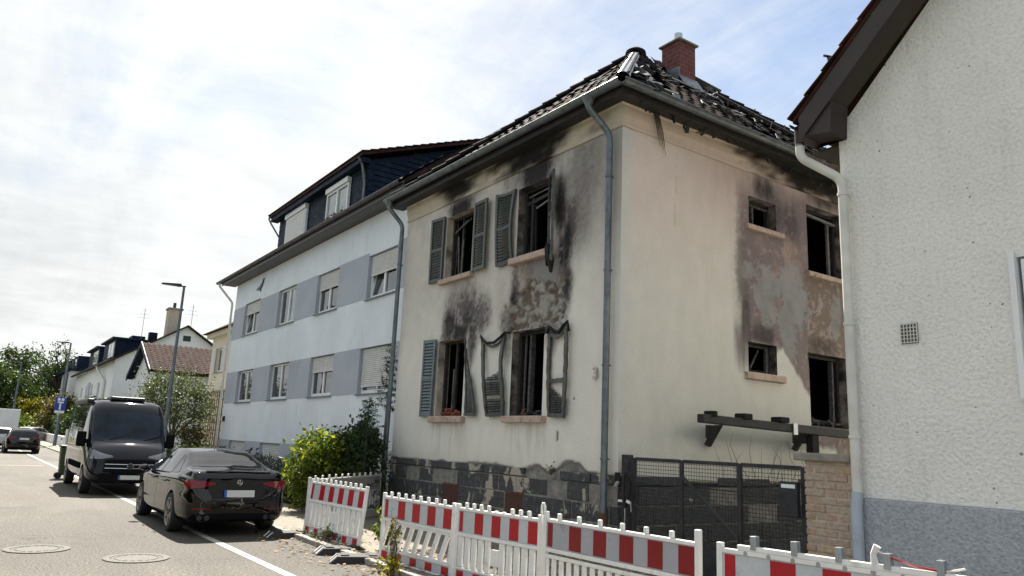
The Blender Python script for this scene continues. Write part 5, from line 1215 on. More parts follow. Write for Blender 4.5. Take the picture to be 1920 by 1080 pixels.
# ======================================================================= barriers
def mat_plastic(name, col, rough=.45):
    simple(name, col, rough, var=.1, vs=4, dirt=((col[0]*.5,col[1]*.47,col[2]*.41), 4, .57), bs=.1, bscale=60)
mat_plastic('barrier_white',(.80,.79,.76)); mat_plastic('barrier_old',(.56,.55,.52)); mat_plastic('reflex_white',(.50,.53,.55),.35); mat_plastic('reflex_grey',(.36,.365,.39),.35)
mat_plastic('reflex_red',(.40,.006,.014),.35); mat_plastic('reflex_darkred',(.21,.003,.008),.3); mat_plastic('rubber_black',(.022,.022,.024),.75); mat_plastic('grey_back',(.34,.33,.32),.6)
def barrier(label, p0, p1, kind, H=.98, z0=.03, lean=0, white='barrier_white', knobs=9, stripes=6, red='reflex_red', pale='reflex_white', dens=11):
    t = thing('site_barrier', label, 'barrier', (0,0,0), 'construction barriers along the kerb')
    L = math.hypot(p1[0]-p0[0], p1[1]-p0[1]); s = H/1.05
    def B(x0,x1,za,zb,th,name,mat,par=None,y=0,bev=.006): return MB().box((x0,y-th/2,za*s),(x1,y+th/2,zb*s)).obj(name,mat,par or t,bevel=bev)
    B(0,.055,.0,1.03 if kind != 'D' else 1.06,.05,'end_post',white); B(L-.055,L,.0,1.03 if kind != 'D' else 1.10,.05,'end_post',white)
    B(.057,L-.057,.945,.985,.05,'top_rail',white); 
    for i in range(knobs):
        x = .12+(L-.27)*(i+.35)/knobs
        if kind == 'C' and i in (4,5): B(x,x+.04,.985,1.0,.04,'knob',white); continue
        k = B(x,x+.045,.9855,1.055,.04,'knob',white,bev=.01)
    if kind == 'E':
        tp_ = B(.20,L-.06,.9855,1.03,.05,'top_plate',white)
        for i in range(5):
            x = .33+i*.36; MB().box((x,-.036,(1.0)*s),(x+.05,.036,1.12*s)).obj('clip','bright_metal',t,bevel=.004)
        for i in range(8):
            x = .28+i*.21; MB().lathe([(.0,-.0265),(.016,-.0265),(.02,-.0255)],(x,0,.962*s),'y',12).obj('hole','grey_back',t)
    if kind == 'R':                       # seen from behind: plain grey back
        B(.057,L-.057,.66,.943,.03,'panel','grey_back'); B(.057,L-.057,.60,.655,.045,'mid_rail',white)
        for i in range(22): x = .1+(L-.2)*i/22; B(x,x+.07,.2,.598,.03,'bar',white)
        B(.057,L-.057,.05,.198,.04,'bottom_rail',white)
        for i in range(5): B(.5+i*.7,.52+i*.7,.78,.80,.034,'rivet',white)
    else:
        pn = B(.057,L-.057,.665,.943,.030,'panel',pale,bev=0)
        w = (L-.114)/(2*stripes-1); x = .057
        for i in range(stripes):
            a, b = x+2*w*i, x+2*w*i+w
            if i == 0: a = x+.02; b = x+w*.55
            if i == stripes-1: b = min(b, L-.06)
            q = MB(); sk = .05*0; q.hexa([(a,-.0175,.675*s),(b,-.0175,.675*s),(b,-.0155,.675*s),(a,-.0155,.675*s),(a,-.0175,.935*s),(b,-.0175,.935*s),(b,-.0155,.935*s),(a,-.0155,.935*s)]); q.obj('red_stripe',red,pn)
        B(.057,L-.057,.615,.660,.05,'mid_rail',white)
        lp = B(.057,L-.057,.06,.185,.030,'lower_panel',pale,bev=0)
        for i in range(stripes):
            a, b = x+2*w*i+.01, x+2*w*i+w*.9
            if i == stripes-1: b = min(b, L-.06)
            MB().box((a,-.0175,.07*s),(b,-.0155,.175*s)).obj('red_stripe',red,lp)
        B(.057,L-.057,.188,.215,.045,'lower_rail',white); B(.057,L-.057,.0,.058,.045,'bottom_rail',white)
        if kind == 'B':                   # slanted slots
            n = 8; wd = (L-.11)/n
            for i in range(n+1):
                xa = .057+wd*i-wd*.35; q = MB(); a0,a1 = max(.057,min(L-.057,xa)),max(.057,min(L-.057,xa+.085)); b0,b1 = max(.057,min(L-.057,xa+wd*.75)),max(.057,min(L-.057,xa+wd*.75+.085))
                if a1-a0 < .01 and b1-b0 < .01: continue
                q.hexa([(a0,-.02,.24*s),(a1,-.02,.24*s),(a1,.02,.24*s),(a0,.02,.24*s),(b0,-.02,.59*s),(b1,-.02,.59*s),(b1,.02,.59*s),(b0,.02,.59*s)]); q.obj('bar',white,t,bevel=.012)
            B(.057,L-.057,.585,.614,.042,'slot_frame',white); B(.057,L-.057,.216,.245,.042,'slot_frame',white)
        elif kind == 'D':
            B(.057,L-.057,.545,.585,.04,'slot_frame',white)
            n = 17; wd = (L-.11)/n
            for i in range(n+1): x_ = .057+wd*i; B(max(.057,x_-.028),min(L-.057,x_+.028),.217,.544,.035,'bar',white,bev=.01)
        else:
            n = dens; wd = (L-.13)/n
            for i in range(n):
                x_ = .065+wd*i
                if abs(i-(n-1)/2) < .6:
                    B(x_-.01,x_+wd-.005+.01,.32,.52,.04,'name_plate',white); B(x_+wd*.3,x_+wd*.62,.216,.319,.03,'bar',white); B(x_+wd*.3,x_+wd*.62,.521,.614,.03,'bar',white) if kind == 'A' else None; continue
                bb = B(x_,x_+wd*.72,.216,.614,.034,'bar',white,bev=.014)
                MB().box((x_+wd*.30,-.021,.23*s),(x_+wd*.42,-.0172,.60*s)).obj('rib',white,bb,bevel=.003)
    t.location = (p0[0],p0[1],z0); t.rotation_euler = (lean, 0, math.atan2(p1[1]-p0[1], p1[0]-p0[0])); return t
barrier('old plain barrier seen from its grey back, running to the house wall', (-5.0,-2.98), (-7.35,-.42), 'R', H=1.0, white='barrier_old', knobs=11)
barrier('red and white slatted barrier leaning beside the parked black sedan', (-4.68,-3.12), (-2.62,-2.98), 'A', H=1.0, lean=R(-5), knobs=10, dens=11)
barrier('red and white barrier with slanted slots in its lower half', (-1.62,-3.10), (.18,-2.96), 'B', knobs=8, stripes=5)
barrier('dented red and white barrier with ribbed bars and an embossed plate', (.20,-2.95), (1.74,-2.76), 'C', knobs=9, stripes=5, dens=11)
barrier('clean white barrier with dark red stripes and vertical slots', (1.78,-2.76), (3.98,-2.70), 'D', H=1.0, knobs=6, stripes=6, red='reflex_darkred', pale='reflex_grey')
barrier('white barrier with metal clips on its top edge, right of the gap', (4.17,-2.70), (6.25,-2.42), 'E', H=.99, knobs=0, stripes=5)
# tape from the last barrier
tt = thing('loose_tape','red and white tape strung along the top of the barrier with clips','tape',(5.6,-2.5,1.0))
P_ = [(5.5,-2.53,1.10),(5.62,-2.52,1.06),(5.8,-2.50,1.02),(5.98,-2.47,1.01),(6.1,-2.45,1.05)]
for i in range(4): MB().bar(P_[i],P_[i+1],.006,.035 if i < 3 else .02,(0,-1,.6)).obj('strip','tape_red' if i in (1,2) else 'tape_white',tt)
MB().tube([(5.5,-2.53,.95),(5.49,-2.53,1.07),(5.52,-2.52,1.13)],[.03,.022,.03],7).obj('knot','tape_white',tt)
hd = thing('carry_loop','white plastic loop handle where two barriers meet','loop',(1.76,-2.76,1.0))
MB().tube([(1.735,-2.77,.96),(1.735,-2.77,1.09),(1.75,-2.77,1.12),(1.775,-2.77,1.12),(1.79,-2.77,1.09),(1.79,-2.77,.96)],.014,8).obj('loop','barrier_white',hd,smooth=True)
def foot(x, y, rz, label, z=.0):
    t = thing('rubber_base', label, 'rubber base', (0,0,0), 'black rubber feet of the barriers')
    q = MB(); L, w, h = .42, .20, .10
    q.hexa([(-L,-w,0),(L,-w,0),(L,w,0),(-L,w,0),(-L+.12,-w+.02,h),(L-.12,-w+.02,h),(L-.12,w-.02,h),(-L+.12,w-.02,h)]); b = q.obj('base','rubber_black',t,bevel=.012)
    for sx in (-1,1):
        MB().box((sx*.2-.06,-.13,h+.0005),(sx*.2+.06,.13,h+.018)).obj('socket','rubber_black',b,bevel=.008)
        q = MB(); x0, x1 = sx*(L-.015), sx*(L-.11)
        for yy in (-.13,.09): q2 = MB().hexa([(x0,yy,.012),(x0,yy+.04,.012),(x1,yy+.04,h-.004),(x1,yy,h-.004),(x0,yy,.020),(x0,yy+.04,.020),(x1,yy+.04,h+.006),(x1,yy,h+.006)]); q2.obj('reflector','barrier_white',b)
    t.location = (x,y,z); t.rotation_euler = (0,0,rz); return t
foot(-4.75,-3.35,R(85),'black rubber foot below the left end of the leaning barrier')
foot(-2.70,-3.22,R(75),'black rubber foot below the right end of the leaning barrier')
foot(-1.85,-3.32,R(68),'black rubber foot at the left end of the slanted slot barrier')
foot(.25,-2.95,R(88),'black rubber foot where the slanted and ribbed barriers meet')
# ======================================================================= vehicles
def pchip(x, y, xi):
    x = np.asarray(x,float); y = np.asarray(y,float); h = np.diff(x); d = np.diff(y,axis=0)/h.reshape((-1,)+(1,)*(y.ndim-1)); m = np.zeros_like(y)
    m[0] = d[0]; m[-1] = d[-1]; a, b = d[:-1], d[1:]
    with np.errstate(divide='ignore', invalid='ignore'): hm = 2*a*b/(a+b)
    m[1:-1] = np.where(a*b > 0, hm, 0); k = np.clip(np.searchsorted(x, xi)-1, 0, len(x)-2); t = (xi-x[k])/h[k]; sh = (-1,)+(1,)*(y.ndim-1); t = t.reshape(sh); hh = h[k].reshape(sh)
    return (1+2*t)*(1-t)**2*y[k] + t*(1-t)**2*hh*m[k] + t*t*(3-2*t)*y[k+1] + t*t*(t-1)*hh*m[k+1]
def loft(st, sec, nx=90, npt=44):
    xs = np.array([s[0] for s in st]); pr = np.array([s[1:] for s in st],float)
    xi = np.unique(np.concatenate([np.linspace(xs[0],xs[-1],nx), xs, np.linspace(xs[0],xs[2],8), np.linspace(xs[-3],xs[-1],8)])); pi = pchip(xs, pr, xi)
    rows = []
    for x, p in zip(xi, pi):
        c = np.array(sec(x, *p)); k = np.arange(len(c)); s = pchip(k, c, np.linspace(0, len(c)-1, npt))
        full = [(x,-y,z) for y,z in s[::-1][:-1]] + [(x,y,z) for y,z in s]
        rows.append(full)
    q = MB(); q.grid(rows)
    m = len(rows[0])
    for rr, off in ((rows[0],0),(rows[-1],(len(rows)-1)*m)):
        c = np.array(rr).mean(0); i = len(q.v); q.v.append(tuple(c)); q.f += [(off+j, off+(j+1)%m, i) for j in range(m)]
    return q
def make_body(q, name, mat, parent, cuts_):
    bm = bmesh.new(); vs = [bm.verts.new(v) for v in q.v]; bm.verts.index_update()
    for f in q.f:
        try: bm.faces.new([vs[i] for i in f])
        except ValueError: pass
    bmesh.ops.remove_doubles(bm, verts=bm.verts, dist=1e-4); bmesh.ops.recalc_face_normals(bm, faces=bm.faces)
    tree = BVHTree.FromBMesh(bm); me = bpy.data.meshes.new(name); bm.to_mesh(me); bm.free()
    o = bpy.data.objects.new(name, me); COL.objects.link(o); tmp = []
    for (x, z, r) in cuts_:
        for sy in (-1,1):
            cq = MB().lathe([(0,-.24),(r,-.24),(r,.24),(0,.24)], (x, sy*.95, z), 'y', 40); cm = cq.mesh('cut'); bb = bmesh.new(); bb.from_mesh(cm); bmesh.ops.remove_doubles(bb, verts=bb.verts, dist=1e-5); bmesh.ops.recalc_face_normals(bb, faces=bb.faces); bb.to_mesh(cm); bb.free()
            c = bpy.data.objects.new('cut', cm); COL.objects.link(c); tmp.append(c)
            md = o.modifiers.new('b','BOOLEAN'); md.object = c; md.operation = 'DIFFERENCE'; md.solver = 'EXACT'
    bpy.context.view_layer.update(); me2 = bpy.data.meshes.new_from_object(o.evaluated_get(bpy.context.evaluated_depsgraph_get()))
    bpy.data.objects.remove(o)
    for c in tmp: bpy.data.objects.remove(c)
    me2.name = name; me2.materials.clear(); me2.polygons.foreach_set('use_smooth',[True]*len(me2.polygons))
    try: me2.set_sharp_from_angle(angle=R(32))
    except Exception: pass
    return link(name, me2, mat, parent, (0,0,0)), tree
def panel(tree, name, mat, bottom, top, axis, parent, off=.004, nu=14, nv=8):
    b = np.array(bottom,float); t = np.array(top,float)
    def rs(a):
        d = np.concatenate([[0],np.cumsum(np.linalg.norm(np.diff(a,axis=0),axis=1))]); d /= d[-1]; s = np.linspace(0,1,nu+1); return np.stack([np.interp(s,d,a[:,0]),np.interp(s,d,a[:,1])],1)
    b, t = rs(b), rs(t); V = {}; q = MB()
    for i in range(nu+1):
        for j in range(nv+1):
            p = b[i]*(1-j/nv)+t[i]*(j/nv)
            o, d = {'x-': ((-9,p[0],p[1]),(1,0,0)), 'x+': ((9,p[0],p[1]),(-1,0,0)), 'y+': ((p[0],9,p[1]),(0,-1,0)), 'y-': ((p[0],-9,p[1]),(0,1,0)), 'z': ((p[0],p[1],9),(0,0,-1))}[axis]
            h = tree.ray_cast(Vector(o), Vector(d))
            if h[0] is None: continue
            n = h[1] if h[1].dot(Vector(d)) < 0 else -h[1]
            V[(i,j)] = len(q.v); q.v.append(tuple(h[0]-Vector(d)*off*.6+n*off*.6))
    for i in range(nu):
        for j in range(nv):
            k = [(i,j),(i+1,j),(i+1,j+1),(i,j+1)]
            if all(a in V for a in k): q.f.append(tuple(V[a] for a in k))
    if not q.f: return None
    return q.obj(name, mat, parent, smooth='all', recalc=False)
def both(tree, name, mat, bottom, top, parent, **k):
    panel(tree,name,mat,bottom,top,'y+',parent,**k); panel(tree,name,mat,bottom,top,'y-',parent,**k)
def wheel(parent, x, y, r, w, side, rim='rim_grey', spokes=10):
    t = MB(); rt = r*.72
    prof = [(rt,-w/2),(r*.93,-w/2),(r*.985,-w/2+.025),(r,-w*.3),(r,w*.3),(r*.985,w/2-.025),(r*.93,w/2),(rt,w/2)]
    wh = MB().lathe(prof+[(rt,-w/2)],(x,y,r),'y',36).obj('tyre','tyre',None,smooth=True); wo = wh
    bpy.data.objects.remove(wh)
    wh = MB().lathe(prof+[(rt,-w/2)],(x,y,r),'y',36).obj('wheel','tyre',parent,smooth=True)
    yo = y+side*w*.46; q = MB().lathe([(rt,-.5*w*side+0*yo),(rt*1.0,side*w*.5),(rt*.96,side*w*.52),(rt*.90,side*w*.46),(rt*.88,-side*w*.2)],(x,y,r),'y',36); q.obj('rim',rim,wh,smooth=True)
    MB().lathe([(0,side*w*.10),(rt*.9,side*w*.10)],(x,y,r),'y',24).obj('brake_disc','dark_metal',wh)
    for k in range(spokes):
        a = 2*math.pi*k/spokes; c, s = math.cos(a), math.sin(a); da = .16 if k%2 else -.16; c2, s2 = math.cos(a+da), math.sin(a+da)
        MB().bar((x+c*rt*.14,yo-side*.01,r+s*rt*.14),(x+c2*rt*.92,yo,r+s2*rt*.92),.022,rt*.13,(-s,0,c)).obj('spoke',rim,wh)
    MB().lathe([(0,side*.02),(rt*.18,side*.015),(rt*.2,0)],(x,yo,r),'y',14).obj('hub_cap','dark_metal',wh,smooth=True)
    return wh
def mat_paint(name, col, rough=.28, coat=1.0, metal=0):
    m, n, l, b = nt(name); p = posnode(n); b.inputs['Base Color'].default_value = (*col,1); b.inputs['Roughness'].default_value = rough; b.inputs['Coat Weight'].default_value = coat; b.inputs['Specular IOR Level'].default_value = .0; b.inputs['Coat Roughness'].default_value = .008; b.inputs['Coat IOR'].default_value = 1.5; b.inputs['Metallic'].default_value = metal
    bump(n, l, b, noise(n, l, p, 2.5, 2), .012, .02)
mat_paint('paint_black',(.002,.0023,.003)); mat_paint('paint_van',(.006,.008,.013),.3); M['paint_van'].node_tree.nodes['Principled BSDF'].inputs['Coat IOR'].default_value = 1.36; M['paint_van'].node_tree.nodes['Principled BSDF'].inputs['Coat Roughness'].default_value = .05; mat_paint('paint_silver',(.45,.46,.47),.35,metal=.5); mat_paint('paint_white',(.72,.72,.70)); mat_paint('red_lens',(.17,.004,.010),.2); mat_paint('clear_lens',(.16,.17,.19),.12,metal=.4); mat_paint('black_trim',(.012,.012,.013),.5,.0)
simple('tyre',(.018,.018,.018),.85,var=.3,vs=20); simple('rim_grey',(.30,.29,.28),.38,metal=.7,var=.15); simple('chrome',(.6,.6,.6),.15,metal=1,var=.05); simple('plate_white',(.62,.62,.60),.5,var=.1,vs=30); simple('plate_blue',(.03,.10,.42),.5)
mat_glass('car_glass',(.012,.014,.016),.02); mat_glass('windscreen',(.014,.022,.036),.03); M['windscreen'].node_tree.nodes['Principled BSDF'].inputs['Specular IOR Level'].default_value = .15; M['car_glass'].node_tree.nodes['Principled BSDF'].inputs['Specular IOR Level'].default_value = .3
# x, zbottom, ztop, zshoulder, halfwidth, roof halfwidth
SED = [(-2.385,.42,.60,.56,.55,.40),(-2.36,.30,.80,.74,.74,.58),(-2.31,.25,1.0,.90,.81,.66),(-2.24,.23,1.075,.95,.84,.69),(-2.05,.22,1.10,.975,.875,.71),(-1.62,.20,1.135,.985,.905,.69),(-1.3,.19,1.25,.98,.91,.645),(-.85,.18,1.395,.97,.912,.615),(-.3,.18,1.445,.955,.912,.61),(.2,.18,1.435,.94,.912,.61),(.6,.18,1.365,.93,.912,.62),(1.0,.18,1.20,.925,.91,.65),(1.42,.18,.99,.90,.905,.72),(1.9,.19,.90,.82,.875,.70),(2.2,.21,.80,.71,.79,.60),(2.33,.26,.66,.58,.66,.48),(2.37,.38,.52,.48,.45,.3)]
EST = [(-2.30,.42,.70,.62,.6,.4),(-2.27,.30,.95,.85,.76,.60),(-2.20,.26,1.12,.97,.82,.66),(-2.0,.24,1.34,1.0,.86,.64),(-1.75,.22,1.42,1.0,.89,.63)] + [(-1.2,.2,1.46,.99,.905,.62)] + [(a[0],a[1],a[2]+.02,a[3]+.01,a[4],a[5]) for a in SED[8:]]
def sec_car(x, zb, zt, zs, w, wr):
    h = zs-zb; g_ = max(zt-zs,.01); hi = min(1, max(0,(g_-.12)/.25)); k7 = .91*w*(1-hi)+.925*w*hi
    return [(0,zb),(.78*w,zb),(.93*w,zb+.05),(.99*w,zb+.22*h),(w,zb+.45*h),(.99*w,zb+.68*h),(.985*w,zs-.10*h),(.955*w,zs),(k7,zs+.05*g_),(wr+.06*(1-hi),zs+.80*g_),(wr*.86,zt-.055*g_),(wr*.5,zt-.012),(0,zt)]
def car(label, name, loc, rz, st=SED, paint='paint_black', est=False, detail=True, cat='car', plate_r=True):
    t = thing(name, label, cat, (0,0,0), None)
    fa, ra, wr_ = 1.50, -1.37, .335
    body, tree = make_body(loft(st, sec_car), 'body', paint, t, [(fa,wr_,.375),(ra,wr_,.375)])
    for x in (fa,ra):
        for sd in (-1,1): wheel(t, x, sd*.80, wr_, .235, sd)
    MB().box((-1.9,-.60,.20),(1.95,.60,.5)).obj('underbody','black_trim',t)
    g = 'car_glass'; zt_ = 0 if not est else .02
    # side glass, split at the pillars
    both(tree,'side_window',g,[(1.12,.955),(.8,.96),(.02,.975)],[(1.02,1.06),(.62,1.26+zt_),(.02,1.365+zt_)],t)
    both(tree,'side_window',g,[(-.04,.976),(-.5,.985),(-.88,.992)],[(-.04,1.368+zt_),(-.45,1.36+zt_),(-.80,1.315+zt_)],t)
    if not est: both(tree,'quarter_window',g,[(-.93,.994),(-1.15,1.0),(-1.36,1.02)],[(-.84,1.305),(-1.05,1.22),(-1.34,1.04)],t)
    else: both(tree,'quarter_window',g,[(-.93,.994),(-1.4,1.02),(-1.85,1.06)],[(-.88,1.33),(-1.3,1.34),(-1.8,1.26)],t)
    if not est: panel(tree,'rear_window',g,[(-1.58,-.66),(-1.60,0),(-1.58,.66)],[(-.93,-.53),(-.91,0),(-.93,.53)],'z',t,nu=20,nv=10)
    else: panel(tree,'rear_window',g,[(-.66,1.02),(0,1.0),(.66,1.02)],[(-.55,1.33),(0,1.36),(.55,1.33)],'x-',t,nu=20,nv=10)
    panel(tree,'windscreen',g,[(1.36,-.68),(1.42,0),(1.36,.68)],[(.52,-.54),(.50,0),(.52,.54)],'z',t,nu=20,nv=10)
    for sd in (-1,1):
        zl = (.79,.93) if not est else (.85,1.0)
        l1 = panel(tree,'tail_light','red_lens',[(sd*.80,zl[0]),(sd*.6,zl[0]+.025),(sd*.40,zl[0]+.075)],[(sd*.80,zl[1]),(sd*.6,zl[1]-.01),(sd*.40,zl[1]-.04)],'x-',t,off=.012)
        panel(tree,'tail_light','red_lens',[(-2.31,zl[0]),(-2.2,zl[0]+.02),(-2.06,zl[0]+.07)],[(-2.31,zl[1]),(-2.2,zl[1]),(-2.06,zl[1]-.03)],'y+' if sd > 0 else 'y-',t,off=.012)
        panel(tree,'reflector','red_lens',[(sd*.75,.455),(sd*.45,.455)],[(sd*.75,.475),(sd*.45,.475)],'x-',t,off=.012)
        panel(tree,'headlight','clear_lens',[(sd*.62,.60),(sd*.45,.60)],[(sd*.62,.70),(sd*.42,.66)],'x+',t,off=.01)
        if detail:
            for k_ in (.50,.62): MB().tube([(-2.30,sd*k_,.315),(-2.385,sd*k_,.315)],.045,12).obj('exhaust_tip','dark_metal',t,smooth=True)
            m_ = MB().lathe([(0,-.13),(.05,-.115),(.075,-.05),(.08,.03),(.06,.10),(0,.125)],(0,0,0),'x',14)
            m_.v = [(1.0+z_[0]*.75,sd*(.985+z_[1]*1.25),.985+z_[2]*.85) for z_ in m_.v]; m_.obj('mirror',paint,t,smooth=True); MB().bar((.98,sd*.88,.945),(.99,sd*.97,.965),.06,.03).obj('mirror_arm','black_trim',t)
            for xh in (-.78,.28): MB().tube([(xh-.10,sd*.925,.84),(xh-.07,sd*.945,.845),(xh+.07,sd*.945,.845),(xh+.10,sd*.925,.84)],.014,8).obj('door_handle',paint,t,smooth=True)
            for xa,xb in ((.95,.98),(-.02,-.01),(-.98,-1.15)): panel(tree,'door_seam','black_trim',[(xa,.30),(xa+.008,.30)],[(xb,.95),(xb+.008,.95)],'y+' if sd > 0 else 'y-',t,off=.002,nu=1,nv=12)
            panel(tree,'side_skirt','black_trim',[(1.08,.20),(-.95,.20)],[(1.08,.245),(-.95,.245)],'y+' if sd > 0 else 'y-',t,off=.012,nu=20,nv=2)
    panel(tree,'diffuser','black_trim',[(-.62,.26),(0,.26),(.62,.26)],[(-.66,.37),(0,.39),(.66,.37)],'x-',t,off=.006)
    zp = .655 if not est else .80
    pl_ = panel(tree,'number_plate','plate_white',[(-.26,zp),(.26,zp)],[(-.26,zp+.115),(.26,zp+.115)],'x-',t,off=.022,nu=8,nv=3)
    panel(tree,'plate_strip','plate_blue',[(.262,zp),(.215,zp)],[(.262,zp+.115),(.215,zp+.115)],'x-',t,off=.028,nu=2,nv=2)
    if detail and not est:
        MB().bar((-2.235,-.56,1.080),(-2.235,.56,1.080),.045,.012).obj('boot_lip',paint,t,bevel=.005)
        q = MB(); c = Vector((-2.345,0,.90)); q.tube([c+Vector((-.01,math.cos(a)*.042,math.sin(a)*.042)) for a in np.linspace(0,2*math.pi,25)],.006,6); 
        for k in range(3): a = math.pi/2+k*2*math.pi/3; q.bar(c+Vector((-.01,0,0)),c+Vector((-.01,math.cos(a)*.042,math.sin(a)*.042)),.008,.008,(1,0,0))
        q.obj('badge','chrome',t)
        panel(tree,'boot_seam','rubber_black',[(-.70,.585),(0,.565),(.70,.585)],[(-.70,.595),(0,.575),(.70,.595)],'x-',t,off=.004,nv=1)
    t.location = loc; t.rotation_euler = (0,0,rz); return t
car('black sedan parked at the kerb, nearest of the vehicles, seen from behind','parked_car',(-7.46,-4.19,0),R(180))
car('dark estate car seen from behind far down the street','parked_car',(-47.5,-5.55,0),R(180),EST,est=True,detail=False)
car('pale silver car cut by the left picture edge, beside the far dark estate','parked_car',(-56,-6.55,0),R(180),EST,'paint_silver',True,False)
car('small pale car half hidden by the hedge behind the white garden wall','parked_car',(-84,-2.9,0),R(152),EST,'paint_silver',True,False)

# camper van
VAN = [(-3.0,.55,1.9,1.2,.85),(-2.97,.45,2.40,1.3,.96),(-2.90,.42,2.50,1.35,1.0),(-2.5,.38,2.55,1.35,1.02),(0,.36,2.55,1.35,1.025),(1.0,.36,2.53,1.35,1.025),(1.30,.36,2.48,1.34,1.02),(1.52,.36,2.36,1.33,1.015),(1.95,.36,1.86,1.30,1.01),(2.30,.36,1.43,1.22,1.0),(2.62,.34,1.25,1.08,.97),(2.85,.32,1.05,.93,.90),(2.95,.32,.90,.80,.82),(2.995,.36,.70,.60,.66)]
def sec_van(x, zb, zt, zs, w):
    h = zt-zb
    return [(0,zb),(.85*w,zb),(.96*w,zb+.06),(w,zb+.18*h),(w,zb+.36*h),(.985*w,zb+.52*h),(.95*w,zb+.74*h),(.905*w,zb+.885*h),(.83*w,zb+.955*h),(.6*w,zt-.025),(0,zt)]
vn = thing('camper_van','tall black camper van facing the viewer, parked behind the sedan','van',(0,0,0))
body, vt = make_body(loft(VAN, sec_van, 100, 40),'body','paint_van',vn,[(2.05,.35,.41),(-1.98,.35,.41)])
for x in (2.05,-1.98):
    for sd in (-1,1): wheel(vn,x,sd*.90,.35,.23,sd,'rim_grey',10)
MB().box((-2.7,-.7,.30),(2.6,.7,.7)).obj('underbody','black_trim',vn)
panel(vt,'windscreen','windscreen',[(-.90,1.42),(-.5,1.37),(0,1.355),(.5,1.37),(.90,1.42)],[(-.80,2.13),(-.4,2.17),(0,2.18),(.4,2.17),(.80,2.13)],'x+',vn,off=.006,nu=24,nv=14)
for sd in (-1,1):
    ax = 'y+' if sd > 0 else 'y-'
    panel(vt,'cab_window','car_glass',[(2.12,1.40),(1.6,1.34),(.95,1.34)],[(1.72,1.98),(1.5,2.03),(.95,2.03)],ax,vn)
    panel(vt,'side_window','car_glass',[(.75,1.32),(-.9,1.32)],[(.75,2.08),(-.9,2.08)],ax,vn,nu=20)
    panel(vt,'side_window','car_glass',[(-1.1,1.32),(-2.6,1.32)],[(-1.1,2.08),(-2.6,2.08)],ax,vn,nu=20)
    for xa in (.85,-1.0): panel(vt,'door_seam','rubber_black',[(xa,.5),(xa+.012,.5)],[(xa,2.2),(xa+.012,2.2)],ax,vn,off=.003,nu=1,nv=16)
    panel(vt,'side_moulding','black_trim',[(1.5,.62),(-1.45,.62)],[(1.5,.78),(-1.45,.78)],ax,vn,off=.014,nu=20,nv=3)
    panel(vt,'silver_stripe','paint_silver',[(1.5,1.10),(-2.6,1.08)],[(1.5,1.13),(-2.6,1.16)],ax,vn,off=.005,nu=20,nv=2)
    hl_ = panel(vt,'headlight','clear_lens',[(sd*.42,.98),(sd*.70,.93),(sd*.93,.93)],[(sd*.44,1.02),(sd*.72,1.09),(sd*.945,1.20)],'x+',vn,off=.012,nu=12,nv=6)
    panel(vt,'headlight','clear_lens',[(2.72,.98),(2.52,1.02)],[(2.66,1.13),(2.42,1.22)],ax,vn,off=.010,nu=6,nv=4)
    panel(vt,'fog_lamp','black_trim',[(sd*.48,.44),(sd*.72,.46)],[(sd*.48,.58),(sd*.72,.58)],'x+',vn,off=.010)
    m_ = MB(); m_.box((1.80,sd*1.12-.11,1.22),(1.95,sd*1.12+.11,1.62)); m_.obj('mirror','black_trim',vn,bevel=.04); MB().bar((1.9,sd*.98,1.36),(1.9,sd*1.06,1.36),.06,.12).obj('mirror_arm','black_trim',vn)
panel(vt,'bonnet_grille','black_trim',[(-.64,.60),(0,.58),(.64,.60)],[(-.60,.92),(0,.94),(.60,.92)],'x+',vn,off=.006,nu=20)
for z in (.70,.80): panel(vt,'grille_bar','chrome',[(-.60,z),(0,z-.004),(.60,z)],[(-.60,z+.016),(0,z+.012),(.60,z+.016)],'x+',vn,off=.018,nu=20,nv=2)
panel(vt,'bumper','black_trim',[(-.70,.37),(0,.36),(.70,.37)],[(-.76,.55),(0,.55),(.76,.55)],'x+',vn,off=.008,nu=20)
panel(vt,'number_plate','plate_white',[(-.26,.42),(.26,.42)],[(-.26,.53),(.26,.53)],'x+',vn,off=.03,nu=6,nv=2); panel(vt,'plate_strip','plate_blue',[(-.262,.42),(-.215,.42)],[(-.262,.53),(-.215,.53)],'x+',vn,off=.036,nu=2,nv=2)
h_ = vt.ray_cast(Vector((9,0,.76)),Vector((-1,0,0)))[0]
MB().lathe([(0,.03),(.085,.028),(.085,0)],(h_.x+.01,0,.76),'x',24).obj('badge','chrome',vn,smooth=True); MB().lathe([(0,.034),(.062,.034),(.062,.03)],(h_.x+.01,0,.76),'x',24).obj('badge_disc','dark_metal',vn)
cu = bpy.data.curves.new('txt','FONT'); cu.body = 'FIAT'; cu.size = .05; cu.align_x = 'CENTER'; cu.align_y = 'CENTER'; cu.extrude = .002
to = bpy.data.objects.new('tmp', cu); COL.objects.link(to); bpy.context.view_layer.update(); me = bpy.data.meshes.new_from_object(to.evaluated_get(bpy.context.evaluated_depsgraph_get())); bpy.data.objects.remove(to)
me.transform(Matrix.Rotation(R(90),4,'Z') @ Matrix.Rotation(R(90),4,'X')); link('badge_lettering',me,'chrome',vn,(h_.x+.05,0,.76))
for s_ in (-.5,.35): MB().tube([(2.30,s_,1.42),(2.22,s_+.3,1.50),(2.18,s_+.42,1.55)],.012,6).obj('wiper','black_trim',vn)
MB().box((-2.4,-1.02,2.40),(1.0,-.84,2.53)).obj('awning','paint_white' if False else 'dark_metal',vn,bevel=.03)
MB().box((.2,-.45,2.52),(1.15,.45,2.62)).obj('roof_hatch','dark_metal',vn,bevel=.03); MB().box((.25,-.42,2.622),(1.10,.42,2.64)).obj('hatch_lid','clear_lens',vn,bevel=.008)
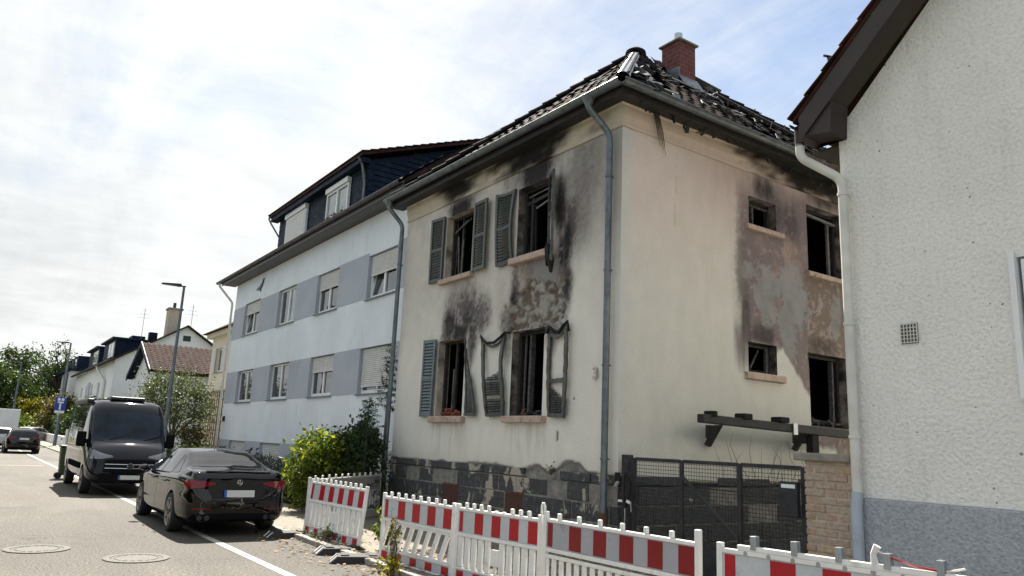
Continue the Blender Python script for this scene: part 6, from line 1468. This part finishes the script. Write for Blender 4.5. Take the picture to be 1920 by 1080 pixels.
MB().box((-1.8,-.4,2.55),(-1.0,.4,2.63)).obj('roof_hatch','dark_metal',vn,bevel=.02)
MB().quad((2.06,.62,1.73),(2.06,.70,1.73),(2.00,.70,1.80),(2.00,.62,1.80)) 
vn.location = (-16.77,-4.60,0)
# white box truck
tk = thing('box_truck','white box truck at the far left edge beyond the parked cars','truck',(0,0,0))
b_ = MB().box((-2.2,-1.1,.75),(2.2,1.1,3.05)).obj('box_body','paint_white',tk,bevel=.04); MB().box((-2.26,-1.05,.85),(-2.21,1.05,2.95)).obj('tailgate','white_wall',b_)
MB().hexa([(2.25,-1.0,.5),(3.9,-1.0,.5),(3.9,1.0,.5),(2.25,1.0,.5),(2.25,-.95,2.2),(3.3,-.9,2.2),(3.3,.9,2.2),(2.25,.95,2.2)]).obj('cab','paint_white',tk,bevel=.08)
MB().box((-2.2,-.5,.45),(3.4,.5,.74)).obj('chassis','black_trim',tk)
for x in (-1.3,2.95):
    for sd in (-1,1): wheel(tk,x,sd*.9,.36,.22,sd)
for sd in (-1,1): MB().box((-2.28,sd*.9-.12,.55),(-2.2,sd*.9+.12,.68)).obj('tail_light','red_lens',tk)
tk.location = (-80,-5.7,0); tk.rotation_euler = (0,0,R(180))
# ======================================================================= street lamps, sign, bin
def lamp(x, y, h, label, arm=.75, rz=0, r=.075):
    t = thing('street_lamp', label, 'street lamp', (x,y,0), 'street lamps along the pavement')
    MB().tube([(x,y,0),(x,y,1.2),(x,y,1.25),(x,y,h)],[r*1.25,r*1.25,r,r*.6],12).obj('post','zinc',t,smooth=True)
    MB().box((x-.04,y-arm,h-.03),(x+.04,y+.06,h+.04)).obj('arm','zinc',t,bevel=.01)
    hd_ = MB(); hd_.hexa([(x-.14,y-arm-.35,h-.02),(x+.14,y-arm-.35,h-.02),(x+.14,y-.12,h-.03),(x-.14,y-.12,h-.03),(x-.12,y-arm-.35,h+.03),(x+.12,y-arm-.35,h+.03),(x+.12,y-.12,h+.09),(x-.12,y-.12,h+.09)]); hd_ = hd_.obj('lamp_head','dark_metal',t,bevel=.02)
    MB().box((x-.10,y-arm-.28,h-.032),(x+.10,y-arm+.2,h-.024)).obj('lens','clear_lens',hd_)
    return t
lamp(-22.0,-2.3,7.2,'grey street lamp rising behind the camper van beside the small tree',.45)
lamp(-65.0,-2.4,8.6,'grey street lamp carrying the blue sign beyond the van',.75,r=.11)
lamp(-97.0,-4.57,8.7,'farthest street lamp in front of the trees at the left',.9,r=.13)
simple('sign_blue',(.012,.05,.30),.45,var=.1); simple('sign_white',(.75,.76,.78),.45,var=.05)
sg = thing('road_sign','blue dead end sign with white symbols mounted on the lamp post','sign',(-64.8,-2.4,3.0))
MB().box((-64.86,-2.86,2.95),(-64.83,-2.06,4.05)).obj('plate','sign_blue',sg,bevel=.01)
MB().box((-64.828,-2.53,3.0),(-64.822,-2.40,3.52)).obj('dead_end_bar','sign_white',sg); MB().box((-64.828,-2.68,3.55),(-64.822,-2.24,3.67)).obj('dead_end_cap','sign_white',sg)
MB().box((-64.828,-2.70,3.74),(-64.822,-2.50,3.95)).obj('symbol','sign_white',sg); MB().box((-64.828,-2.42,3.74),(-64.822,-2.22,3.95)).obj('symbol','sign_white',sg)
MB().box((-64.86,-2.82,2.72),(-64.83,-2.10,2.93)).obj('lower_plate','sign_white',sg)
simple('bin_green',(.045,.062,.028),.5,var=.2,vs=4)
bn = thing('wheelie_bin','green wheeled bin standing in the road just behind the camper van','bin',(-21.2,-5.35,0))
MB().hexa([(-21.42,-5.58,.12),(-20.98,-5.58,.12),(-20.98,-5.08,.12),(-21.42,-5.08,.12),(-21.5,-5.63,1.02),(-20.92,-5.63,1.02),(-20.92,-5.03,1.02),(-21.5,-5.03,1.02)]).obj('tub','bin_green',bn,bevel=.03)
MB().box((-21.53,-5.66,1.025),(-20.88,-5.0,1.10)).obj('lid','bin_green',bn,bevel=.025)
for x in (-21.40,-21.0): MB().lathe([(0,-.03),(.10,-.03),(.10,.03),(0,.03)],(x,-5.60,.10),'x',14).obj('wheel','tyre',bn)
simple('gravel',(.15,.125,.095),.95,var=.5,vs=14,bs=1,bscale=70)
# ground litter by the barriers
r = random.Random(12); q = MB()
for i in range(1500):
    x = r.uniform(-5.5,5.5); y = -3.35+r.gauss(0,.35) if r.random() < .6 else r.uniform(-3.2,-.5)
    z = .004 if y < YK else PZ+.016; a = r.uniform(0,6.3); s = r.uniform(.012,.035); c = Vector((x,y,z)); u = Vector((math.cos(a),math.sin(a),r.uniform(-.2,.4)))*s; v = Vector((-math.sin(a),math.cos(a),r.uniform(-.2,.4)))*s*.6
    q.quad(c-u-v+Vector((0,0,.012)),c+u-v+Vector((0,0,.012)),c+u+v+Vector((0,0,.014)),c-u+v+Vector((0,0,.014)))
def mat_leaf(name, dark, mid, light, tr=.35, rough=.5):
    m = bpy.data.materials.new(name); m.use_nodes = True; M[name] = m; n = m.node_tree.nodes; l = m.node_tree.links; n.clear()
    a = n.new('ShaderNodeAttribute'); a.attribute_name = 'rnd'; c = ramp(n, l, a.outputs['Fac'], [(0,dark),(.55,mid),(1,light)])
    d = n.new('ShaderNodeBsdfPrincipled'); l.new(c, d.inputs['Base Color']); d.inputs['Roughness'].default_value = rough; d.inputs['Specular IOR Level'].default_value = .4
    t = n.new('ShaderNodeBsdfTranslucent'); tc_ = mixc(n, l, 1.0, c, (1.5,1.55,.6), 'MULTIPLY'); l.new(tc_, t.inputs[0])
    mx = n.new('ShaderNodeMixShader'); mx.inputs[0].default_value = tr; l.new(d.outputs[0], mx.inputs[1]); l.new(t.outputs[0], mx.inputs[2]); o = n.new('ShaderNodeOutputMaterial'); l.new(mx.outputs[0], o.inputs[0])
mat_leaf('litter',(.10,.055,.025),(.22,.13,.06),(.36,.24,.12),.1,.8)
o = q.obj('leaf_litter','litter',None,recalc=False); at = o.data.attributes.new('rnd','FLOAT','POINT'); at.data.foreach_set('value', np.repeat(np.random.default_rng(2).random(len(o.data.vertices)//4),4).astype(np.float32)); tag(stuff(o),'dry leaves and grit scattered along the barriers','litter')
gs = MB().quad((-2.3,-2.68,PZ+.005),(6.5,-2.4,PZ+.005),(6.5,-.05,PZ+.005),(-2.3,-.05,PZ+.005)).obj('gravel_strip','gravel'); struct(gs)
q = MB()
for i in range(1500):
    x = r.uniform(-2.2,5.5); y = r.uniform(-2.9,-.15); s = r.uniform(.008,.035); c = Vector((x,y,PZ+.012)); q.hexa([c+Vector((a*s,b*s*.8,0)) for a,b in ((-1,-1),(1,-.8),(.9,1),(-1,.9))]+[c+Vector((a*s*.6,b*s*.5,s*.9)) for a,b in ((-1,-1),(1,-.8),(.9,1),(-1,.9))])
tag(stuff(q.obj('rubble_stones','concrete')),'broken stones and rubble lying behind the barriers','rubble')
# ======================================================================= plants
mat_leaf('leaf_dark',(.008,.020,.007),(.022,.048,.014),(.06,.10,.03)); mat_leaf('leaf_mid',(.011,.024,.006),(.030,.055,.014),(.075,.11,.03)); mat_leaf('leaf_bright',(.035,.065,.008),(.10,.135,.018),(.29,.29,.035),.45)
mat_leaf('leaf_grey',(.024,.036,.020),(.062,.082,.046),(.17,.195,.12),.3); mat_leaf('leaf_yellow',(.08,.08,.01),(.22,.19,.02),(.42,.34,.04),.4); mat_leaf('leaf_conifer',(.008,.020,.008),(.022,.046,.014),(.075,.105,.025),.2); mat_leaf('leaf_lav',(.018,.028,.022),(.045,.060,.050),(.10,.115,.10),.2); mat_leaf('leaf_autumn',(.035,.036,.010),(.085,.075,.022),(.16,.12,.035),.4)
simple('bark',(.06,.047,.036),.9,var=.4,vs=9,bs=.7,bscale=30); simple('bark_pale',(.13,.11,.09),.9,var=.3,vs=9,bs=.5,bscale=30)
def leaf_mesh(name, C, size, mat, parent, seed, asp=.55, up=0., org=None, flat=0.):
    g = np.random.default_rng(seed); n = len(C); d = g.normal(size=(n,3)); d[:,2] += up; d[:,2] *= (1-flat); d /= np.linalg.norm(d,axis=1,keepdims=True)
    e = g.normal(size=(n,3)); w = np.cross(d,e); w /= np.linalg.norm(w,axis=1,keepdims=True)+1e-9; s = size*g.uniform(.6,1.35,(n,1)); a = d*s; b = w*s*asp; k = np.cross(a,b); k /= np.linalg.norm(k,axis=1,keepdims=True)+1e-9; k *= s*.18
    V = np.stack([C-a, C-a*.1+b+k, C+a, C-a*.1-b+k],1).reshape(-1,3); F_ = np.arange(n*4).reshape(n,4); F_ = np.concatenate([F_[:,[0,1,2]],F_[:,[0,2,3]]])
    org = np.array(org if org is not None else [C[:,0].mean(),C[:,1].mean(),C[:,2].min()]); me = bpy.data.meshes.new(name); me.from_pydata((V-org).tolist(),[],F_.tolist()); me.update()
    at = me.attributes.new('rnd','FLOAT','POINT'); at.data.foreach_set('value',np.repeat(g.random(n)**1.3,4).astype(np.float32)); return link(name,me,mat,parent,org)
def clumps(c, rad, K, per, spread, seed, shell=.55, low=-1.0, sq=1.0):
    g = np.random.default_rng(seed); P = g.normal(size=(K*4,3)); P /= np.linalg.norm(P,axis=1,keepdims=True); P = P[P[:,2] > low][:K]; P *= (shell+(1-shell)*g.random((len(P),1)))*g.uniform(.82,1.12,(len(P),1))
    P = P*np.array(rad)+np.array(c); out = []
    for p in P: m = int(per*g.uniform(.5,1.5)); out.append(p+g.normal(size=(m,3))*np.array(spread)*g.uniform(.6,1.3))
    return np.concatenate(out), P
def limbs(base, tips, r0, seed, n=7, fork=.45, mat='bark', parent=None, name='trunk'):
    g = random.Random(seed); q = MB(); base = Vector(base); top = Vector(np.mean(tips,axis=0)); f = base.lerp(top,fork); f.x = base.x*.7+f.x*.3; f.y = base.y*.7+f.y*.3
    q.tube([base, base.lerp(f,.3)+Vector((g.uniform(-.05,.05),g.uniform(-.05,.05),0)), base.lerp(f,.7), f],[r0*1.2,r0,r0*.85,r0*.7],9)
    for t in g.sample(list(map(tuple,tips)),min(n,len(tips))):
        t = Vector(t); m = f.lerp(t,.5)+Vector((g.uniform(-.2,.2),g.uniform(-.2,.2),.1*(t-f).length)); q.tube([f-Vector((0,0,r0)), f.lerp(m,.5), m, t],[r0*.55,r0*.42,r0*.28,r0*.08],6)
    return stuff(q.obj(name,mat,parent,smooth=True)) if False else q.obj(name,mat,parent,smooth=True)
def tree(name, label, base, c, rad, K, per, spread, size, leafmat, seed, r0=.15, group=None, barkm='bark', shell=.5, low=-.7, nl=8, cat='tree'):
    t = thing(name,label,cat,base,group); C, P = clumps(c,rad,K,per,spread,seed,shell,low); C = C[C[:,2] > base[2]+.05]
    limbs(base,P[:max(nl,2)],r0,seed,nl,.5,barkm,t); leaf_mesh('crown',C,size,leafmat,t,seed); return t
tree('garden_tree','loose grey-green tree behind the camper van',(-27.5,-1.0,.1),(-27.3,-1.0,2.85),(1.9,1.6,1.75),95,95,(.26,.26,.24),.055,'leaf_grey',11,.10,nl=12)
t_ = tree('laurel_bush','rounded laurel bush with sunlit yellow-green leaves beside the burnt house',(-8.35,-1.25,.1),(-8.35,-1.35,1.0),(.80,.70,.95),75,130,(.15,.15,.14),.058,'leaf_bright',21,.05,low=-1,cat='bush',shell=.7)
tree('laurel_bush','dark laurel bush between the sunlit bush and the conifer',(-8.1,-.75,.1),(-8.05,-.75,1.15),(.6,.5,1.05),45,120,(.16,.16,.15),.055,'leaf_dark',22,.05,low=-1,cat='bush',shell=.65)
def conifer(label, base, h, w, seed, nb=46, bare=.05):
    t = thing('conifer',label,'conifer',base); g = random.Random(seed); b = Vector(base); MB().tube([b,b+Vector((0,0,h*.6)),b+Vector((.02,0,h))],[.05,.03,.006],7).obj('trunk','bark',t); pts = []
    for i in range(nb):
        f = bare+(1-bare)*i/nb; z = h*f; L_ = w*(1-f)**.8+.06; a = i*2.4+g.uniform(-.3,.3); d = Vector((math.cos(a),math.sin(a),.25))
        for k in range(int(70*L_/w)+14):
            s = g.random()**.7; p = b+Vector((0,0,z))+d*L_*s+Vector((g.gauss(0,.045),g.gauss(0,.045),g.gauss(0,.03)-.12*s*s*L_)); pts.append(tuple(p))
    leaf_mesh('foliage',np.array(pts),.040,'leaf_conifer',t,seed,.25,up=.3); return t
conifer('young bushy conifer growing against the burnt house corner',(-7.35,-.85,.1),2.55,.75,5,70)
conifer('slim spruce whose branches poke out beside the left downpipe',(-8.28,.05,.1),4.0,.55,6,26,.58)
g_ = np.random.default_rng(31); n = 6500; X = g_.uniform(-16.5,-9.6,n); Y = g_.uniform(-1.05,-.3,n); C = np.stack([X,Y,.12+g_.random(n)**.8*(.75+.28*np.sin(X*3.1)+.12*np.sin(X*9.7))],1)
tag(stuff(leaf_mesh('lavender',C,.075,'leaf_lav',None,32,.12,up=2.2)),'bushy lavender growing below the apartment windows','lavender')
n = 3600; X = g_.uniform(-11.5,-8.6,n); Y = -1.32+g_.normal(size=n)*.07; C = np.stack([X,Y,.05+g_.random(n)*.42],1); tag(stuff(leaf_mesh('ivy',C,.045,'leaf_dark',None,33,.8)),'dark ivy hanging over the bed edging','ivy')
n = 5200; X = g_.uniform(-27,-17,n); Y = g_.uniform(-1.3,.1,n); C = np.stack([X,Y,.1+g_.random(n)*(.8+.35*np.sin(X*2.3))],1); tag(stuff(leaf_mesh('ground_cover',C,.07,'leaf_mid',None,34,.4,up=1)),'mixed low garden plants in front of the apartment corner','plants')
tree('garden_shrub','yellow-tinged shrub by the trellis and apartment corner',(-25.6,-.4,.1),(-25.6,-.4,1.3),(.75,.6,1.1),36,80,(.18,.18,.17),.05,'leaf_autumn',41,.03,low=-1,cat='shrub')
# weeds at the barriers
def weed(label, base, h, w, n, seed, mat, size=.035, stems=7):
    t = thing('weed',label,'weed',base,'weeds between the barriers'); g = random.Random(seed); q = MB(); pts = []; b = Vector(base)
    for i in range(stems):
        a = g.uniform(0,6.3); tip = b+Vector((math.cos(a)*w*g.random(),math.sin(a)*w*g.random(),h*g.uniform(.5,1))); mid = b.lerp(tip,.5)+Vector((g.uniform(-.05,.05),g.uniform(-.05,.05),.05)); q.tube([b,mid,tip],[.007,.005,.002],5)
        for k in range(n//stems):
            s = g.uniform(.15,1.02); p = (b.lerp(mid,s*2) if s < .5 else mid.lerp(tip,s*2-1))+Vector((g.gauss(0,.045),g.gauss(0,.045),g.gauss(0,.03))); pts.append(tuple(p))
    q.obj('stems','dry_twig',t); leaf_mesh('leaves',np.array(pts),size,mat,t,seed,.6); return t
weed('leafy green weed growing in the gap between two barriers',(-2.15,-2.75,.07),.62,.42,420,51,'leaf_bright',.042,10)
weed('thin yellowing weed in front of the slanted slot barrier',(-.60,-3.38,.0),.78,.14,150,52,'leaf_autumn',.024,5)
weed('tall dry seed stalk in front of the slanted slot barrier stripes',(-.75,-3.34,.0),.95,.10,190,53,'litter',.012,4)
weed('low green weed at the foot of the slanted slot barrier',(-.55,-3.45,.0),.22,.22,160,54,'leaf_yellow',.03,7)
weed('low weeds below the leaning barrier by the sedan',(-3.6,-2.95,.05),.22,.6,320,55,'leaf_mid',.03,12)
weed('dry weed rooted in the plinth edge of the burnt house',(-1.62,-.04,1.28),.22,.1,50,56,'leaf_autumn',.02,4)
fl_ = []
g = random.Random(61)
for i in range(240): fl_.append((g.uniform(-16.65,-14.35),.88+g.gauss(0,.05),9.04+abs(g.gauss(0,.10))))
leaf_mesh('plants',np.array(fl_),.05,'leaf_autumn',fb,61)
# hedges and trees farther down
def hedge(label, a, b, mat, seed, n, size=.09, cat='hedge'):
    t = thing('hedge',label,cat,((a[0]+b[0])/2,(a[1]+b[1])/2,0)); g = np.random.default_rng(seed); a = np.array(a); b = np.array(b); P = a+(b-a)*g.random((n,3)); k = g.integers(0,5,n)
    for i,(ax,sd) in enumerate(((0,0),(0,1),(1,0),(1,1),(2,1))): P[k==i,ax] = (a if sd == 0 else b)[ax]
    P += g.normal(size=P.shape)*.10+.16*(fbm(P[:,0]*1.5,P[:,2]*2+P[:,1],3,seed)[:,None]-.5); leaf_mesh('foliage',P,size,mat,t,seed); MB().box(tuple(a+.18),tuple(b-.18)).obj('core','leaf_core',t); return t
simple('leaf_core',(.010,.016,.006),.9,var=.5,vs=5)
hedge('clipped dark hedge behind the blue sign post',(-60.5,-1.4,.05),(-50,.4,2.1),'leaf_dark',71,6500)
hedge('low hedge on the white garden wall beyond the sign post',(-98,-1.2,.05),(-72,.2,2.6),'leaf_mid',72,6500,.13)
tree('garden_shrub','tall rounded dark shrub beside the blue sign',(-63.5,-.2,0),(-63.5,-.2,2.1),(2.2,1.5,2.2),70,70,(.35,.35,.3),.12,'leaf_dark',73,.08,low=-1,cat='shrub')
tree('garden_shrub','yellow flowering shrub at the far end of the street',(-106,-2.6,0),(-106,-2.6,3.0),(2.6,2.0,1.9),45,70,(.4,.4,.35),.16,'leaf_yellow',74,.1,low=-1,cat='shrub')
tree('garden_shrub','bright green low shrub below the yellow one',(-100,-3.2,0),(-100,-3.2,1.4),(2.2,1.6,1.3),40,70,(.35,.35,.3),.15,'leaf_bright',75,.1,low=-1,cat='shrub')
tree('garden_shrub','broad olive shrub right of the yellow shrub',(-92,-.6,0),(-92,-.4,2.8),(3.6,2.0,2.4),70,80,(.45,.45,.4),.16,'leaf_autumn',76,.1,low=-1,cat='shrub')
far = [((-118,-4.5,0),13,3.6,'leaf_mid','tall broad tree at the left picture edge'),((-125,-.5,0),10.5,3.4,'leaf_dark','dark dense tree left of the bare-topped tree'),((-112,1.6,0),11.5,3.0,'leaf_dark','dark tree with the bare branching top'),
       ((-128,7.5,0),12.5,4.2,'leaf_mid','green tree rising behind the far row house'),((-104,-6.8,0),9.5,3.2,'leaf_mid','round tree low at the left edge behind the truck'),((-140,4,0),12,4.2,'leaf_autumn','olive tree between the bare-topped tree and the far row house'),((-120,-9.5,0),12,4.0,'leaf_dark','dark tree cut by the left picture edge')]
for i,(b,h,w,mt,lab) in enumerate(far): tree('street_tree',lab,b,(b[0],b[1],h*.56),(w,w,h*.44),75,75,(.62,.62,.55),.22,mt,81+i,.22,'trees at the end of the street',nl=12,shell=.45,low=-.9)
bt = thing('bare_tree','pollarded tree with bare branches and sparse leaves against the sky','tree',(-108,.6,0)); g = random.Random(91); q = MB(); tips = []
q.tube([(-108,.6,0),(-108,.7,4.5),(-108,.5,7.2)],[.35,.28,.22],8)
for i in range(9):
    a = -1.2+i*.3+g.uniform(-.1,.1); p = Vector((-108,.5,7.0-.25*abs(i-4))); L_ = g.uniform(2.6,4.6); e = p+Vector((g.uniform(-.6,.6),math.sin(a)*L_,math.cos(a)*L_)); m = p.lerp(e,.5)+Vector((0,g.uniform(-.3,.3),.3)); q.tube([p,m,e],[.15,.11,.06],6)
    for k in range(3): s = m.lerp(e,g.uniform(.2,1)); e2 = s+Vector((g.uniform(-.4,.4),g.uniform(-.9,.9),g.uniform(.3,1.3))); q.tube([s,e2],[.05,.02],5); tips.append(tuple(e2))
    tips.append(tuple(e))
q.obj('trunk','bark',bt,smooth=True); Tp = np.array(tips); gg = np.random.default_rng(92); leaf_mesh('crown',np.concatenate([Tp+gg.normal(size=Tp.shape)*.35 for _ in range(30)]),.16,'leaf_mid',bt,93)
# the other side of the street, mirrored in windows and car paint
oh = thing('opposite_house','pale house across the street, seen only mirrored in window panes','house',(-14,-22,0))
MB().box((-22,-30,0),(-6,-19.5,6.2)).obj('wall','cream_wall',oh); MB().prism([(-22.6,-30.6,6.2),(-22.6,-18.9,6.2),(-22.6,-24.8,10.5)],(17.2,0,0)).obj('roof','tile_brown',oh)
for x in (-20,-16,-12,-8.5): 
    for z in (1.2,4.0): MB().box((x-.6,-19.5,z),(x+.6,-19.42,z+1.4)).obj('window','glass',oh)
for i,(b,h,w,lab) in enumerate((((-30,-18,0),9,3.2,'leafy tree across the street beside the pale house, mirrored in panes'),((-92,-13.5,0),11,3.8,'broad tree across the street mirrored in the side of the camper van'),((-118,-14.5,0),13,4.6,'distant tree across the street mirrored in the side of the camper van'),((-42,-18.5,0),10,3.4,'taller leafy tree farther along the opposite pavement, mirrored in panes'))):
    tree('street_tree',lab,b,(b[0],b[1],h*.56),(w,w,h*.44),55,45,(.6,.6,.55),.24,'leaf_mid',101+i,.2,'trees across the street',low=-.9)
hedge('long hedge across the street, seen only mirrored in car paint',(-70,-16.2,.05),(20,-15,1.4),'leaf_mid',111,6000,.18)  # out of view, added to lower the light and darken reflections
